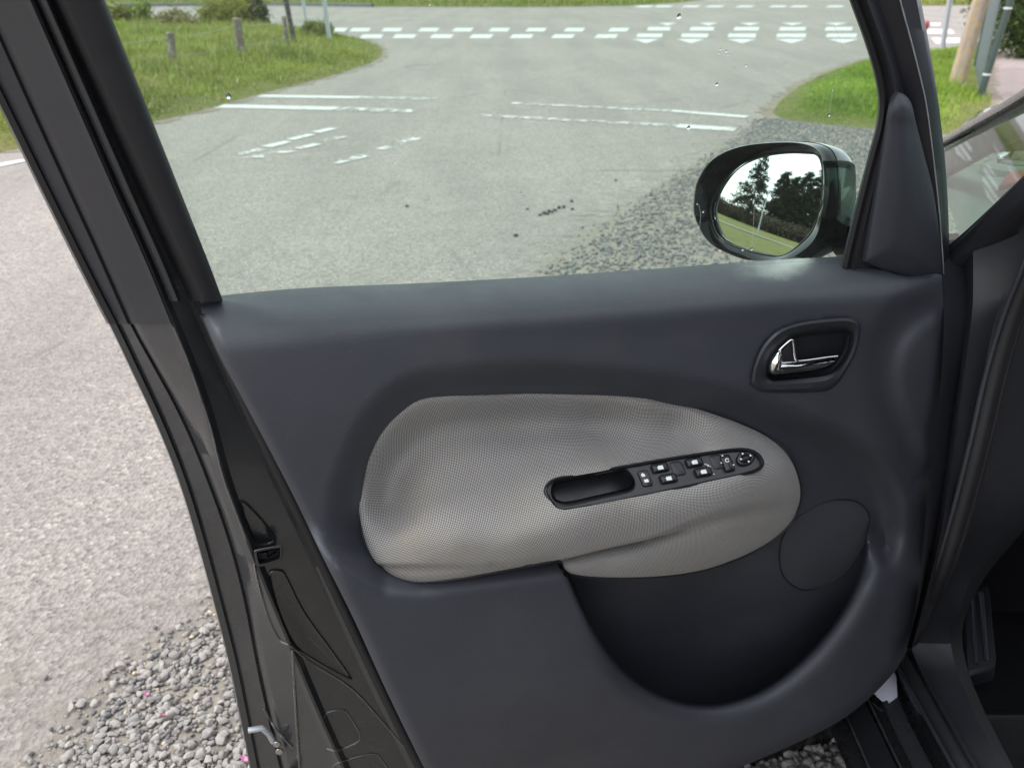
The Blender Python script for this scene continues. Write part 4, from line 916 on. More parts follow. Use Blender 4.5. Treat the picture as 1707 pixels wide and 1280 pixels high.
E2 = np.array([-142, -42, 55, 139, 172, 202, 217, 254, 309, 350, 386, 412, 430, 452, 476, 500], float)
E3 = np.array([-60, 35, 130, 211, 244, 272, 286, 314, 349, 374, 412, 452, 494, 536, 582, 630], float)
E4 = np.array([-22, 79, 180, 265, 297, 330, 342, 373, 418, 466, 515, 562, 609, 656, 706, 760], float)
E6 = np.array([73, 159, 244, 317, 345, 372], float)
yl = np.linspace(-260, 1400, 150)
def edge(xs, w, dx=0, ys=YL, y=None):
    y = yl if y is None else y; x = np.interp(y, ys[:len(xs)], xs)+dx
    k = np.ones(9)/9; xp = np.pad(x, 4, mode='reflect', reflect_type='odd'); x = np.convolve(xp, k, 'valid')
    return on_door(np.c_[x, y], w+lean(y))
rows = [edge(E0, -.128, 3), edge(E0, -.120), edge(E0, -.112, 2), edge(E0, -.110, 13), edge(E0, -.114, 15), edge(E2, -.098, -5), edge(E2, -.101, -1), edge(E2, -.094, 2), edge(E2, -.084, 14), edge(E3, -.066, -14), edge(E3, -.058, -3), edge(E3, -.059, 2), edge(E3, -.070, 12), edge(E4, -.078, -14), edge(E4, -.068, 4), edge(E4, -.066, 40)]
V, F = loft(rows)
jamb = cpart('door_shell', V, F, M['jamb'], car, sharp=30)
y2 = np.linspace(-260, 540, 60)
rows = [edge(E0, -.112, 13, y=y2), edge(E0, -.1075, 16, y=y2), edge(E2, -.096, -7, y=y2), edge(E2, -.099, -2, y=y2), edge(E2, -.091, 2, y=y2), edge(E2, -.081, 15, y=y2), edge(E3, -.064, -14, y=y2), edge(E3, -.056, -3, y=y2), edge(E3, -.060, 2, y=y2)]; V, F = loft(rows); cpart('frame_cover', V, F, M['satin'], jamb, sharp=30)
rows = [edge(E0, -.129, 4, y=y2), edge(E0, -.117, -3, y=y2), edge(E0, -.106, 1, y=y2), edge(E0, -.1055, 13, y=y2), edge(E0, -.112, 15, y=y2)]; V, F = loft(rows); cpart('edge_cover', V, F, M['black'], jamb)
y3 = np.linspace(-260, 502, 60)
ye = YL[:6]
rows = [edge(E4, -.075, -14, y=y3), edge(E4, -.050, -2, y=y3), edge(E4, -.041, 10, y=y3), edge(E6, -.041, -22, ye, y3), edge(E6, -.046, -8, ye, y3), edge(E6, -.054, 0, ye, y3), edge(E6, -.070, -3, ye, y3)]
V, F = loft(rows); cpart('window_seal', V, F, M['rubber'], jamb)
# painted inner rail beside the seal
rows = [edge(E3, -.058, 10, y=y3), edge(E3, -.050, 16, y=y3), edge(E3, -.050, 24, y=y3), edge(E3, -.058, 30, y=y3)]; V, F = loft(rows); cpart('frame_rail', V, F, M['jamb'], jamb)
# raised rubber lip that runs down between jamb and trim
y4 = np.linspace(520, 1400, 90)
tube('door_gasket', edge(E4, -.052, 6, y=y4), .0085, M['rubber'], jamb, 8)
tube('jamb_fold', edge(E3, -.058, -1, y=np.linspace(545, 900, 60)), .0013, M['fold'], jamb, 6)
# latch and jamb pressings
JP = Plane((425, 925, -.052), (500, 1100, -.048), (475, 925, -.050))
lt = smooth_loop([(424, 921), (427, 916), (466, 909), (471, 914), (470, 930), (464, 936), (436, 944), (428, 940)], 3)
lb = rings('latch', [JP.at(lt, -.004), JP.at(lt, .002), JP.at(offset_loop(lt, 1.5), .003), JP.at(offset_loop(lt, 4), .0028), JP.at(offset_loop(lt, 5), -.012)], M['trim2'], jamb)
rings('latch_mouth', [JP.at(offset_loop(lt, 4.5), .001), JP.at(offset_loop(lt, 6), -.002), JP.at(offset_loop(lt, 8), -.0025)], M['gloss'], lb)
button('latch_claw', rquad([(436, 922), (446, 920), (448, 930), (437, 932)], .3), JP, -.001, .0035, M['gloss'], lb, 1.5)
JX = [(E0, -.110, 13), (E0, -.114, 15), (E2, -.098, -5), (E2, -.101, -1), (E2, -.094, 2), (E2, -.084, 14), (E3, -.066, -14), (E3, -.058, -3), (E3, -.059, 2), (E3, -.070, 12), (E4, -.078, -14), (E4, -.068, 4), (E4, -.066, 40)]
def jamb_w(P):
    out = []
    for x, y in np.asarray(P)[:, :2]:
        xs = [np.interp(y, YL, e_)+dx for e_, _, dx in JX]; out.append(np.interp(x, xs, [w_ for _, w_, _ in JX]))
    return np.array(out)
def pressing(pts, h=.0, wd=.0016, name='pressing'):
    p = resample(catmull(pts), 4); tube(name, on_door(p, jamb_w(p)), wd, M['fold'], jamb, 6)
def recess(pts, name='pressed_recess'):
    o_ = smooth_loop(pts, 5); L_ = [on_door(offset_loop(o_, k_), jamb_w(offset_loop(o_, k_))+h_) for k_, h_ in ((0, -.002), (1.0, .0025), (2.5, .003), (4, .0018), (5.5, .0014))]
    rings(name, L_, M['paint'], jamb)
recess([(447, 958), (470, 950), (482, 965), (510, 1020), (560, 1090), (588, 1132), (570, 1128), (520, 1100), (488, 1075), (462, 1020)])
recess([(398, 840), (412, 838), (450, 880), (458, 903), (430, 908), (412, 880)])
y5 = np.linspace(940, 1400, 60)
xa = np.array([(424, 940), (438, 1000), (462, 1060), (487, 1078), (520, 1105), (570, 1135), (600, 1160), (640, 1205), (690, 1262)])
pressing(xa, 0, .002, 'pressed_fold')
pressing([(452, 955), (470, 1000), (500, 1045), (560, 1105), (586, 1130)], 0, .0016, 'pressed_fold')
pressing([(488, 1082), (490, 1130), (494, 1200), (500, 1290)], 0, .0024, 'pressed_fold')
pressing([(540, 1195), (548, 1186), (570, 1182), (582, 1192), (600, 1225), (592, 1238), (560, 1250), (545, 1246)])
pressing([(552, 1280), (565, 1270), (620, 1255), (638, 1268), (652, 1290)])
pressing([(440, 1180), (460, 1215), (488, 1245)], .0, .002)
tube('check_strip', JP.at([(414, 1217), (436, 1213), (448, 1222), (456, 1236)], -.034), .0045, M['galv'], jamb, 8)
for x, y in ((462, 1240), (466, 1252), (486, 1288)):
    q = np.stack([x+7*np.cos(a), y+6*np.sin(a)], 1); button('bolt', q, JP, -.034, -.024, M['steel'], jamb, 2.5, .004)
# right hand window post
YR = np.array([-260, -60, 0, 80, 150, 190, 270, 350, 432, 476])
R0 = np.array([1330, 1394, 1415, 1445, 1464, 1466, 1444, 1424, 1404, 1396], float); R2 = np.array([1432, 1484, 1500, 1522, 1540, 1547, 1557, 1566, 1572, 1574], float)
R3 = np.array([1462, 1521, 1535, 1550, 1562, 1567, 1576, 1581, 1583, 1583], float)
yr = np.linspace(-260, 476, 90)
def redge(xs, w, dx=0): return edge(xs, w, dx, YR, yr)
rows = [redge(R0, -.075, 3), redge(R0, -.064), redge(R0, -.056, 3), redge(R0, -.052, 10), redge(R0, -.056, 16), redge(R0, -.050, 24)]; V, F = loft(rows); fseal = cpart('window_seal', V, F, M['rubber'], car)
mid = (R0+R2)/2
rows = [redge(R0, -.058, 14), redge(R0, -.054, 30), redge(mid, -.062, 6), redge(R2, -.058, -26), redge(R2, -.050, -5), redge(R2, -.048, -1.2), redge(R2, -.056, 1), redge(R3, -.060, -7), redge(R3, -.070), redge(R3, -.12, -2)]
V, F = loft(rows); fp_ = cpart('window_frame', V, F, M['trim2'], car, sharp=30)
tube('post_highlight', redge(R2, -.047, 0), .0009, M['galv'], fp_, 6)  # thin pale line in place of the highlight along the post edge
V, F = loft([on_door(np.stack([np.linspace(-215, 1465, 40), np.full(40, y_)], 1), w_+lean(y_)) for y_, w_ in ((-225, -.07), (-232, -.045), (-270, -.04), (-300, -.06), (-300, -.13), (-232, -.13))]); cpart('window_header', V, F, M['trim2'], car)
# corner trim inside the mirror
ct_o = chain([(1498, 154), (1508, 158), (1519, 172), (1527, 205), (1540, 255), (1556, 320), (1566, 390), (1570, 459)], [(1570, 459), (1535, 467), (1510, 464), (1480, 453), (1455, 443), (1441, 436)], [(1441, 436), (1449, 390), (1461, 320), (1473, 250), (1484, 190), (1491, 161), (1498, 154)], step=6)
def w_ct(P):
    e = seg_dist(P, ct_o); return -.046+lean(P[:, 1])+.016*np.clip(e/42, 0, 1)**.6+.004*np.exp(-((P[:, 1]-185)/18)**2)
door_sheet('mirror_corner_trim', ct_o, w_ct, M['trim'], car, 8, [offset_loop(ct_o, k) for k in (2, 5, 9, 14)], .006)
# outer skin of the door
sk = np.vstack([edge(E0, -.13, 2, y=np.linspace(520, 1400, 40)), on_door([(800, 1420), (1200, 1380), (1400, 1270), (1500, 1130), (1540, 950), (1560, 700), (1575, 500)], -.13)])
sk_px = np.vstack([np.c_[np.interp(np.linspace(500, 1400, 40), YL, E0)+2, np.linspace(500, 1400, 40)], [(800, 1420), (1200, 1380), (1400, 1270), (1495, 1120), (1530, 950), (1555, 700), (1570, 500), (1430, 470), (900, 500)]])
door_sheet('door_skin', resample(sk_px, 14, True), lambda P: -.132-.06*np.sin(np.clip((P[:, 1]-480)/900, 0, 1)*PI), M['paint'], car, 30, (), .004)
V, F = loft([on_door(np.stack([np.linspace(345, 1432, 40), np.interp(np.linspace(345, 1432, 40), belt[:, 0], belt[:, 1])+dy], 1), w_) for dy, w_ in ((8, -.072), (3, -.074), (2, -.079), (10, -.085))]); cpart('waist_seal', V, F, M['rubber'], car)

# ---- door mirror
MC = on_door([(1280, 335)], -.215)[0]
MIRROR_N = np.array([-.79, -.586, .18])
MIRROR_N /= np.linalg.norm(MIRROR_N)
MP = Plane(MC, None, n=MIRROR_N)
mc = lambda pts: np.array([(1130+x*.2109, 210+y*.2109) for x, y in pts])
rim_o = smooth_loop(mc([(122, 640), (135, 500), (170, 400), (240, 290), (330, 222), (450, 172), (600, 142), (800, 128), (950, 132), (1060, 160), (1120, 210), (1150, 300), (1157, 500), (1142, 680), (1112, 830), (1060, 925), (980, 995), (900, 1040), (760, 1066), (620, 1068), (500, 1050), (380, 1002), (280, 950), (210, 880), (165, 800), (132, 720)]), 6)
mg_o = smooth_loop(mc([(262, 640), (300, 540), (360, 440), (440, 350), (540, 285), (680, 237), (850, 213), (1000, 214), (1090, 226), (1130, 280), (1145, 400), (1140, 560), (1110, 700), (1060, 830), (980, 920), (880, 1000), (800, 1030), (700, 1020), (550, 985), (420, 940), (330, 880), (285, 800), (265, 720)]), 6)
gm = match(mg_o, rim_o); rw = MP.at(rim_o, 0); cen = rw.mean(0); nb = -MP.n
def shell(sc, back, up=0): return cen+(rw-cen)*sc+nb*back+np.array([0, 0, up])
hs = rings('side_mirror', [MP.at(gm, -.016), MP.at(gm*.75+rim_o*.25, -.007), MP.at(rim_o*.86+gm*.14, .0015), MP.at(rim_o*.95+gm*.05, .003), rw, shell(1.015, .012), shell(1.03, .035), shell(1.02, .06), shell(.96, .085), shell(.82, .108), shell(.58, .124), shell(.25, .132)], M['gloss'], car, sharp=60)
# convex glass
gl = offset_loop(mg_o, -2); P_, T_ = sheet_px(gl, 8)
V = MP.at(P_, -.014); c0 = MP.at([mg_o.mean(0)], -.014)[0]; r2 = ((V-c0)**2).sum(1); V = V-MP.n*(r2/(2*1.25))[:, None]
o = cpart('mirror_glass', V, T_, M['mirror'], hs, sharp=None)
tube('glass_edge', MP.at(mg_o, -.0135), .0011, M['black'], hs, 6, True)
ft = np.array([(1412, 378), (1438, 374), (1448, 420), (1442, 452), (1412, 452)]); 
f0 = on_door(resample(ft, 12, True), -.075); ftg = cen+nb*.10+np.array([.03, 0, -.015]); f1 = f0.mean(0)+(f0-f0.mean(0))*.8+(ftg-f0.mean(0))*.45; f2 = f0.mean(0)+(f0-f0.mean(0))*.6+(ftg-f0.mean(0))*.9
rings('mirror_foot', [f0, f1, f2], M['gloss'], hs)
cap = [shell(1.034, .030), shell(1.040, .036), shell(1.032, .060), shell(.974, .086), shell(.835, .110), shell(.59, .127), shell(.26, .135)]
rings('mirror_cap', cap, M['paint'], hs, sharp=60)

# ------------------------------------------------------------------ car body round the doorway
def X3(px, x): return on_x(px, x)
def Z3(px, z): return on_z(px, z)
def strip(name, rows, mat, parent=car, n=40, sharp=35):
    R = [resample(catmull(np.asarray(r)), 1)[np.linspace(0, 1, n).__mul__(len(resample(catmull(np.asarray(r)), 1))-1).astype(int)] for r in rows]
    V, F = loft(R); return cpart(name, V, F, mat, parent, sharp=sharp)
def rs(P, n=40):
    P = catmull(P); d = np.r_[0, np.cumsum(np.linalg.norm(np.diff(P, axis=0), axis=1))]; t = np.linspace(0, d[-1], n)
    return np.stack([np.interp(t, d, P[:, k]) for k in range(3)], 1)
def body(name, rows, mat, parent=car, n=44, sharp=35):
    V, F = loft([rs(np.asarray(r, float), n) for r in rows]); return cpart(name, V, F, mat, parent, sharp=sharp)
# sill: runs from under the hinge back towards the viewer
ys = np.array([1.36, 1.22, 1.12, 1.0, .85, .6, .2])
SK = 1.0935                                                    # the sill lies lower than the trim's bottom edge
def low(p): return CC+(np.asarray(p, float)-CC)*SK
def sill_line(x, z, bend=.0): return low(np.stack([x+bend*np.array([.16, .06, .02, 0, 0, 0, 0]), ys, np.full(7, z)], 1))
sill = body('sill', [sill_line(.610, .22), sill_line(.555, .30), sill_line(.505, .362), sill_line(.506, .378), sill_line(.527, .380), sill_line(.530, .374), sill_line(.574, .376), sill_line(.577, .384), sill_line(.600, .386, .5), sill_line(.628, .390, .6), sill_line(.640, .43, .6), sill_line(.648, .44, .6)], M['paint'])
body('sill_sky_sheen', [sill_line(.592, .387, .5), sill_line(.594, .391, .5), sill_line(.618, .393, .6), sill_line(.620, .389, .6)], M['jamb'], sill)  # lighter strip standing in for sky reflected in the sill paint
for x in (.5285, .5755): tube('scuff_edge', rs(sill_line(x, .384)), .0022, M['steel'], sill, 6)
body('scuff_strip', [sill_line(.5325, .374), sill_line(.5335, .379), sill_line(.571, .381), sill_line(.572, .375)], M['black'], sill)
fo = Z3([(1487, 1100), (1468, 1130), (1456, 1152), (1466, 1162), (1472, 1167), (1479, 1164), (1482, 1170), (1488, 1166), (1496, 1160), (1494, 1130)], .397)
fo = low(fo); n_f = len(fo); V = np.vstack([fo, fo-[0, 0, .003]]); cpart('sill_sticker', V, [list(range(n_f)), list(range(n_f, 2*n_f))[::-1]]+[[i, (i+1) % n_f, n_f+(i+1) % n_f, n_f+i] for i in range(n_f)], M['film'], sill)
# A-pillar jamb between hinge and seal, kick panel, seals
def XP(pts): return np.array([X3([(a_, b_)], x)[0] for a_, b_, x in pts])
J0 = XP([(1560, 400, .60), (1572, 480, .60), (1570, 620, .60), (1550, 780, .60), (1540, 900, .60), (1525, 1020, .60), (1500, 1120, .61)])
J1 = XP([(1600, 400, .64), (1612, 500, .64), (1608, 560, .64), (1590, 680, .64), (1566, 850, .64), (1543, 960, .64), (1512, 1080, .64)])
J1b = XP([(1622, 400, .63), (1622, 500, .63), (1616, 560, .63), (1600, 680, .63), (1576, 850, .63), (1552, 960, .63), (1520, 1080, .63)])
J2 = XP([(1690, 390, .66), (1676, 470, .66), (1652, 560, .66), (1630, 680, .66), (1598, 850, .66), (1566, 960, .66), (1530, 1060, .66)])
J3 = XP([(1720, 390, .67), (1700, 480, .67), (1672, 580, .67), (1645, 700, .67), (1612, 850, .67), (1580, 950, .67), (1545, 1040, .67)])
body('pillar_jamb', [J0, J1, J1b, J2, J3], M['satin'])
seal_path = np.vstack([XP([(1760, 330, .655), (1722, 440, .655), (1690, 520, .655), (1660, 620, .655), (1632, 740, .655), (1600, 860, .655), (1567, 960, .655), (1530, 1035, .68), (1510, 1075, .69)]), low(np.array([[.642, 1.12, .43], [.640, 1.0, .43], [.640, .8, .43], [.64, .4, .43]]))])
sealo = tube('door_seal', rs(seal_path, 90), .011, M['rubber'], car, 10)
tube('seal_bead', rs(seal_path+[.014, 0, .004], 90), .005, M['rubber'], sealo, 8)
tube('seal_bead', rs(seal_path+[-.012, 0, -.006], 90), .004, M['trim2'], sealo, 8)
# inner trim sweeping from the dash side along the sill
K0 = XP([(1725, 470, .69), (1690, 580, .69), (1655, 720, .69), (1620, 860, .69), (1572, 950, .69), (1532, 1010, .69), (1516, 1050, .72), (1520, 1090, .73), (1545, 1160, .725), (1605, 1280, .72), (1660, 1380, .71)])
K1 = XP([(1733, 470, .70), (1698, 580, .70), (1663, 720, .70), (1628, 860, .70), (1580, 950, .70), (1540, 1012, .70), (1526, 1052, .73), (1531, 1092, .74), (1558, 1160, .735), (1618, 1280, .73), (1672, 1380, .72)])
K2 = XP([(1760, 480, .74), (1735, 580, .74), (1700, 720, .74), (1665, 860, .74), (1625, 950, .75), (1600, 1010, .75), (1585, 1050, .785), (1588, 1092, .79), (1612, 1160, .785), (1670, 1280, .77), (1720, 1380, .76)])
K3 = XP([(1800, 480, .80), (1790, 580, .80), (1760, 720, .80), (1720, 860, .82), (1650, 950, .84), (1615, 1010, .84), (1604, 1052, .85), (1608, 1095, .85), (1632, 1165, .84), (1692, 1285, .81), (1740, 1380, .80)])
body('kick_trim', [K0, K1, K2, K3], M['trim2'])
# footwell: floor, foot rest, mat, bulkhead
def quadsheet(name, c, mat, parent=car, nu=12, nv=12, f=None):
    c = [np.asarray(q, float) for q in c]; u = np.linspace(0, 1, nu); v = np.linspace(0, 1, nv)
    V = np.array([(1-b_)*((1-a_)*c[0]+a_*c[1])+b_*((1-a_)*c[3]+a_*c[2])+(f(a_, b_) if f else 0) for b_ in v for a_ in u])
    F = [[j*nu+i, j*nu+i+1, (j+1)*nu+i+1, (j+1)*nu+i] for j in range(nv-1) for i in range(nu-1)]
    return cpart(name, V, F, mat, parent)
floor = quadsheet('car_floor', [(.66, .0, .165), (1.95, .0, .165), (1.95, 1.52, .165), (.66, 1.52, .165)], M['carpet'])
quadsheet('bulkhead', [(.70, 1.52, .15), (1.95, 1.52, .15), (1.95, 1.78, .95), (.70, 1.78, .95)], M['carpet'])
quadsheet('dash_side', [(.715, 1.24, .55), (.715, 1.75, .55), (.715, 1.75, 1.02), (.715, 1.12, 1.02)], M['trim2'])
quadsheet('dash_underside', [(.71, 1.24, .60), (1.95, 1.24, .60), (1.95, 1.75, .62), (.71, 1.75, .62)], M['trim2'])
quadsheet('dash_front', [(.71, 1.23, .60), (1.95, 1.23, .60), (1.95, 1.14, .98), (.71, 1.14, .98)], M['trim2'], f=lambda a_, b_: np.array([0, -.05*math.sin(b_*PI), 0]))
mat_o = resample([(.80, .3), (1.22, .3), (1.22, 1.15), (1.10, 1.22), (.84, 1.22)], .05, True)
mt = mesh('floor_mat', car_l(np.vstack([np.c_[mat_o, np.full(len(mat_o), .168)], np.c_[mat_o, np.full(len(mat_o), .181)], np.c_[offset_loop(mat_o, .012), np.full(len(mat_o), .185)], np.c_[offset_loop(mat_o, .02), np.full(len(mat_o), .181)]])), loft([mat_o]*4, True)[1]+[[3*len(mat_o)+i for i in range(len(mat_o))]], M['rubber'], car, True, True, 30)
for k in range(6): tube('mat_rib', np.array([[.86+k*.06, .35, .183], [.86+k*.06, 1.12, .183]]), .003, M['rubber'], mt, 6)
FR = [XP([(1608, 990, .93)])[0], XP([(1648, 975, .98)])[0], XP([(1662, 1112, .93)])[0], XP([(1612, 1128, .87)])[0]]
fr_ = np.array(FR); fn = np.cross(fr_[1]-fr_[0], fr_[3]-fr_[0]); fn /= np.linalg.norm(fn); fn = fn if fn@(CC-fr_[0]) > 0 else -fn
def frl(s_, h_): c_ = fr_.mean(0); q = rquad_3(c_+(fr_-c_)*s_); return q+fn*h_
def rquad_3(c, r=.14):
    out = []
    for i in range(4):
        p, a_, b_ = c[i], c[i-1], c[(i+1) % 4]
        for t in (0, .33, .67, 1.0):
            q0, q1 = p+(a_-p)*r, p+(b_-p)*r; out.append((1-t)**2*q0+2*t*(1-t)*p+t*t*q1)
    return np.array(out)
frest = rings('foot_rest', [frl(1.02, -.04), frl(1.0, 0), frl(.95, .004), frl(.9, .004)], M['trim2'], car)
for t in (.32, .66):
    a_, b_ = fr_[0]+(fr_[1]-fr_[0])*t, fr_[3]+(fr_[2]-fr_[3])*t
    tube('grip_rib', np.array([a_+(b_-a_)*s_+fn*.005 for s_ in (.08, .4, .7, .9)]), .0045, M['trim'], frest, 8)
# hood release lever cover on the kick panel
ro = XP([(1566, 1022, .78), (1576, 995, .785), (1598, 972, .80), (1600, 1005, .80), (1592, 1026, .79)]); rn = np.array([-.6, -.6, .3]); V = np.vstack([ro-rn*.006, ro+rn*.008])
cpart('release_lever', V, [[5, 6, 7, 8, 9]]+[[i, (i+1) % 5, 5+(i+1) % 5, 5+i] for i in range(5)], M['black'], car)

# ---- split A-pillar, quarter window, dashboard top
def bar(name, path, wdt, dep, mat, parent=car, side=np.array([1.0, 0, 0])):
    P = rs(np.asarray(path, float), 24); rows = []
    for i in range(len(P)):
        t = P[min(i+1, 23)]-P[max(i-1, 0)]; t /= np.linalg.norm(t); a_ = np.cross(t, side); a_ /= np.linalg.norm(a_); b_ = np.cross(a_, t)
        an = np.linspace(0, 2*PI, 12, endpoint=False)
        rows.append(P[i]+np.sign(np.cos(an))[:, None]*(np.abs(np.cos(an))**.5)[:, None]*a_*wdt/2+np.sign(np.sin(an))[:, None]*(np.abs(np.sin(an))**.5)[:, None]*b_*dep/2)
    V, F = loft(rows, True); F += [list(range(12)), [23*12+i for i in range(12)][::-1]]; return cpart(name, V, F, mat, parent, sharp=50)
pa = XP([(1540, 510, .645), (1592, 445, .645), (1650, 395, .65), (1707, 345, .65), (1790, 270, .65), (1900, 170, .66)]); rear_p = bar('rear_pillar', pa, .035, .06, M['trim2'])
pb = XP([(1540, 468, .625), (1590, 425, .625), (1650, 368, .63), (1707, 312, .63), (1790, 235, .63), (1900, 135, .64)]); tube('pillar_seal', rs(pb, 40), .010, M['rubber'], rear_p, 8)
pc_ = XP([(1540, 260, 1.05), (1582, 238, 1.0), (1640, 206, .93), (1707, 169, .87), (1800, 112, .82), (1950, 22, .78)]); front_p = bar('front_pillar', pc_, .018, .05, M['paint'])
pd_ = XP([(1540, 298, 1.05), (1582, 272, 1.0), (1640, 236, .93), (1707, 198, .87), (1800, 142, .82), (1950, 55, .78)]); bar('pillar_trim', pd_, .058, .03, M['trim2'], front_p)
qg = np.vstack([XP([(1575, 246, .98), (1707, 174, .85), (1900, 60, .77)]), XP([(1900, 160, .655), (1707, 335, .65), (1575, 452, .645)])])
V, F = loft([rs(qg[:3], 12), rs(qg[3:][::-1], 12)]); cpart('quarter_window', V, F, M['glass2'], car)
dash = quadsheet('dashboard', [(.70, 1.20, .985), (2.0, 1.20, .985), (2.3, 2.42, .985), (1.12, 2.36, .985)], M['dash'], nu=20, nv=20, f=lambda a_, b_: np.array([0, 0, .03*math.sin(b_*PI)-.02*(1-a_)**6]))
scn = Z3([(1690, 284)], 1.0)[0]; an = np.linspace(0, 2*PI, 28, endpoint=False)
def sring(r_, z_): return scn+np.c_[r_*np.cos(an), r_*np.sin(an)*1.1, np.full(28, z_)]
spk = rings('dash_speaker', [sring(.075, -.01), sring(.075, .010), sring(.068, .014), sring(.062, .012), sring(.05, .017), sring(.02, .02)], M['dash'], dash)
for k in range(-3, 4): tube('grille_bar', scn+np.array([[-.045+abs(k)*.006, k*.012, .0185], [.045-abs(k)*.006, k*.012, .0185]]), .0018, M['trim2'], spk, 6)
# windscreen, bonnet, wing and front wheel beyond the door
base_l = np.array([1.13, 2.40, 1.0]); wb = np.array([base_l+(np.array([2.35, 2.48, 1.0])-base_l)*t+[0, .12*math.sin(t*PI), 0] for t in np.linspace(0, 1, 9)])
top_l = rs(pc_, 9)[-3]; wt = np.array([top_l+(np.array([2.1, top_l[1]+.05, top_l[2]])-top_l)*t+[0, .12*math.sin(t*PI), .03*math.sin(t*PI)] for t in np.linspace(0, 1, 9)])
V, F = loft([wb, wb*.5+wt*.5+[0, .0, .03], wt]); ws = cpart('windscreen', V, F, M['glass3'], car)
V, F = loft([wb+[0, .02, -.02], wb+[0, .0, .012], wb+[0, -.03, .03], wb+[0, -.035, .0]]); cpart('cowl_strip', V, F, M['rubber'], ws)
def fw(rows): return [[(x+.36*max(0, y-1.15), y, z) for x, y, z in r] for r in rows]
wing = body('front_wing', fw([[(.655, 1.22, .30), (.635, 1.40, .33), (.63, 1.55, .55), (.63, 1.75, .66), (.63, 1.95, .55), (.66, 2.15, .33), (.78, 2.35, .30)], [(.64, 1.22, .70), (.63, 1.40, .72), (.62, 1.6, .74), (.62, 1.8, .74), (.63, 2.0, .72), (.67, 2.2, .66), (.78, 2.4, .62)], [(.67, 1.25, .93), (.67, 1.45, .92), (.68, 1.6, .90), (.69, 1.8, .88), (.71, 2.0, .84), (.75, 2.2, .76), (.84, 2.38, .70)], [(.70, 1.5, .96), (.73, 1.7, .96), (.78, 1.95, .95), (.82, 2.15, .92), (.86, 2.3, .88), (.9, 2.4, .82), (.98, 2.46, .76)]]), M['paint'])
body('bonnet', [[(1.10, 2.0, .97), (1.22, 2.4, .95), (1.40, 2.75, .78)], [(1.45, 2.55, .985), (1.5, 2.75, .94), (1.55, 2.95, .78)], [(1.75, 2.62, .99), (1.75, 2.8, .95), (1.78, 3.02, .78)], [(2.05, 2.6, .985), (2.05, 2.75, .94), (2.05, 2.95, .78)], [(2.35, 2.45, .97), (2.38, 2.55, .9), (2.35, 2.75, .78)]], M['paint'])
wc = np.array([.93, 1.80, .305]); wr = lambda r_, x_: (np.c_[np.full(28, x_), r_*np.cos(an), r_*np.sin(an)])@np.array([[.94, -.34, 0], [.34, .94, 0], [0, 0, 1]])+wc
wheel = rings('wheel', [wr(.19, .09), wr(.285, .10), wr(.303, .06), wr(.303, -.06), wr(.285, -.10), wr(.20, -.095)], M['rubber'], car, cap1=False)
rings('rim', [wr(.20, -.09), wr(.19, -.07), wr(.12, -.05), wr(.05, -.075), wr(.02, -.08)], M['galv'], wheel)
tg = Z3([(1664, 312), (1680, 290), (1700, 283), (1716, 290), (1690, 305)], 1.03); V = np.vstack([tg, tg-[0, 0, .01]]); cpart('red_reflection', V, [[0, 1, 2, 3, 4], [9, 8, 7, 6, 5]]+[[i, (i+1) % 5, 5+(i+1) % 5, 5+i] for i in range(5)], M['red'], dash)  # red card added in place of a red reflection in the quarter window
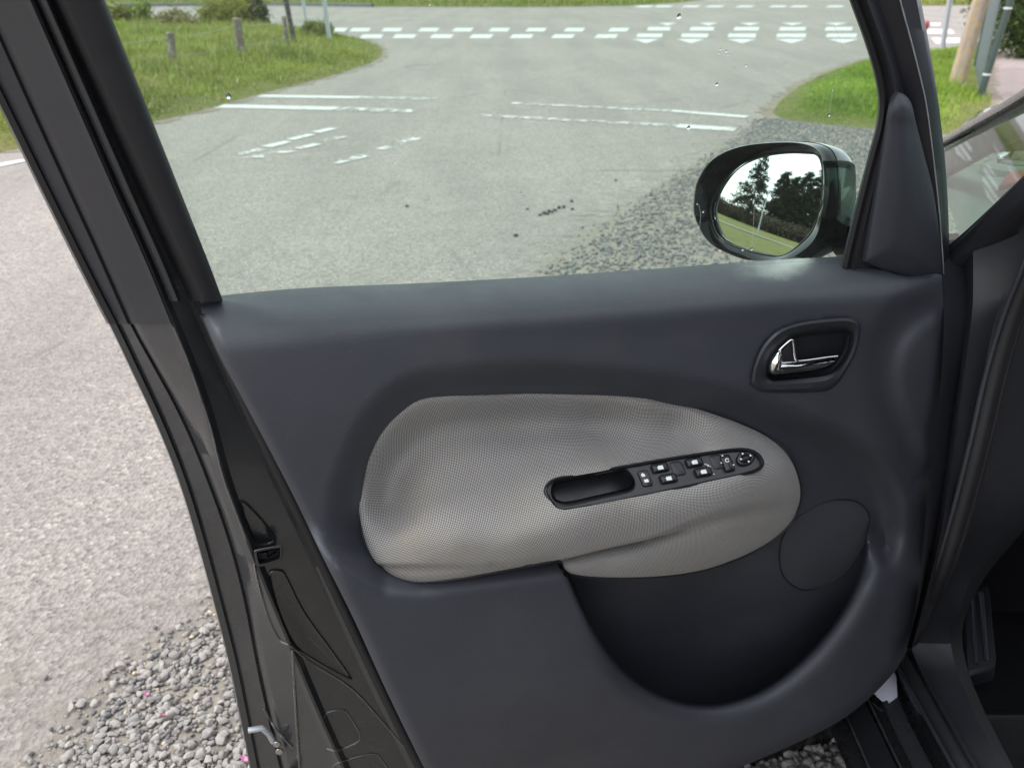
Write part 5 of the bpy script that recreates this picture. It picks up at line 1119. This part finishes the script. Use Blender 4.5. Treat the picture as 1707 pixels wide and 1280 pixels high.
# roof, rear door, centre pillar and front seat of the same car, beside the viewer
cx = np.array([.0, .2, .5, .8, 1.0]); 
def arch(y, zt, xl=.74, xr=2.12): return np.array([[xl-.06, y, zt-.10], [xl, y, zt-.03], [xl+.12, y, zt], [1.43, y, zt+.04], [xr-.12, y, zt], [xr, y, zt-.03], [xr+.06, y, zt-.10]])
V, F = loft([arch(.62, 1.56), arch(.3, 1.60), arch(-.6, 1.62), arch(-1.5, 1.60), arch(-2.2, 1.52)]); roof = cpart('roof', V, F, M['paint'], car)
V, F = loft([arch(.62, 1.56)-[0, 0, .03], arch(.3, 1.60)-[0, 0, .04], arch(-.6, 1.62)-[0, 0, .04], arch(-1.5, 1.60)-[0, 0, .04], arch(-2.2, 1.52)-[0, 0, .03]]); cpart('headliner', V, F, M['trim2'], roof)
bp = [np.array([[.60, y, .34], [.575, y, .7], [.60, y, 1.02], [.68, y, 1.48]]) for y in (.02, -.10)]; V, F = loft([bp[0]+[.05, .02, 0], bp[0], bp[1], bp[1]+[.05, -.02, 0]]); cpart('centre_pillar', V, F, M['satin'], car)
def rside(y, b=0): return np.array([[.60, y, .22], [.575-b, y, .36], [.555-b, y, .7], [.575-b, y, .95], [.60, y, 1.04]])
V, F = loft([rside(-.11), rside(-.5, .005), rside(-.9), rside(-1.3, -.02), rside(-1.9, -.06), rside(-2.3, -.15)]); rd = cpart('rear_door', V, F, M['paint'], car)
V, F = loft([np.array([[.605, y, 1.04], [.64, y, 1.25], [.69, y, 1.48]]) for y in (-.14, -.5, -1.0, -1.4)]); cpart('rear_window', V, F, M['glass2'], rd)
V, F = loft([np.array([[2.30, y, .25], [2.32, y, .7], [2.28, y, 1.02], [2.2, y, 1.5]]) for y in (1.3, .4, -.6, -2.2)]); cpart('far_side', V, F, M['satin'], car)
def cushion(name, c, h, parent, mat=M['carpet']):
    c = np.asarray(c, float); n_ = len(c); m_ = c.mean(0); V, F = loft([c, c*.0+c+h*.8, m_+(c-m_)*.9+h], True); F += [list(range(n_))[::-1], [2*n_+i for i in range(n_)]]; return cpart(name, V, F, mat, parent)
an8 = np.linspace(0, 2*PI, 16, endpoint=False); sq = lambda t: np.sign(t)*np.abs(t)**.5
seat = cushion('front_seat', np.c_[1.02+.25*sq(np.cos(an8)), -.02+.27*sq(np.sin(an8)), np.full(16, .40)], np.array([0, 0, .18]), car)
cushion('backrest', np.c_[1.02+.25*sq(np.cos(an8)), np.full(16, -.34)-.16*sq(np.sin(an8)), .90+.36*sq(np.sin(an8))], np.array([0, .12, 0.0]), seat)
cushion('headrest', np.c_[1.02+.13*sq(np.cos(an8)), np.full(16, -.52), 1.36+.09*sq(np.sin(an8))], np.array([0, .09, 0.0]), seat)
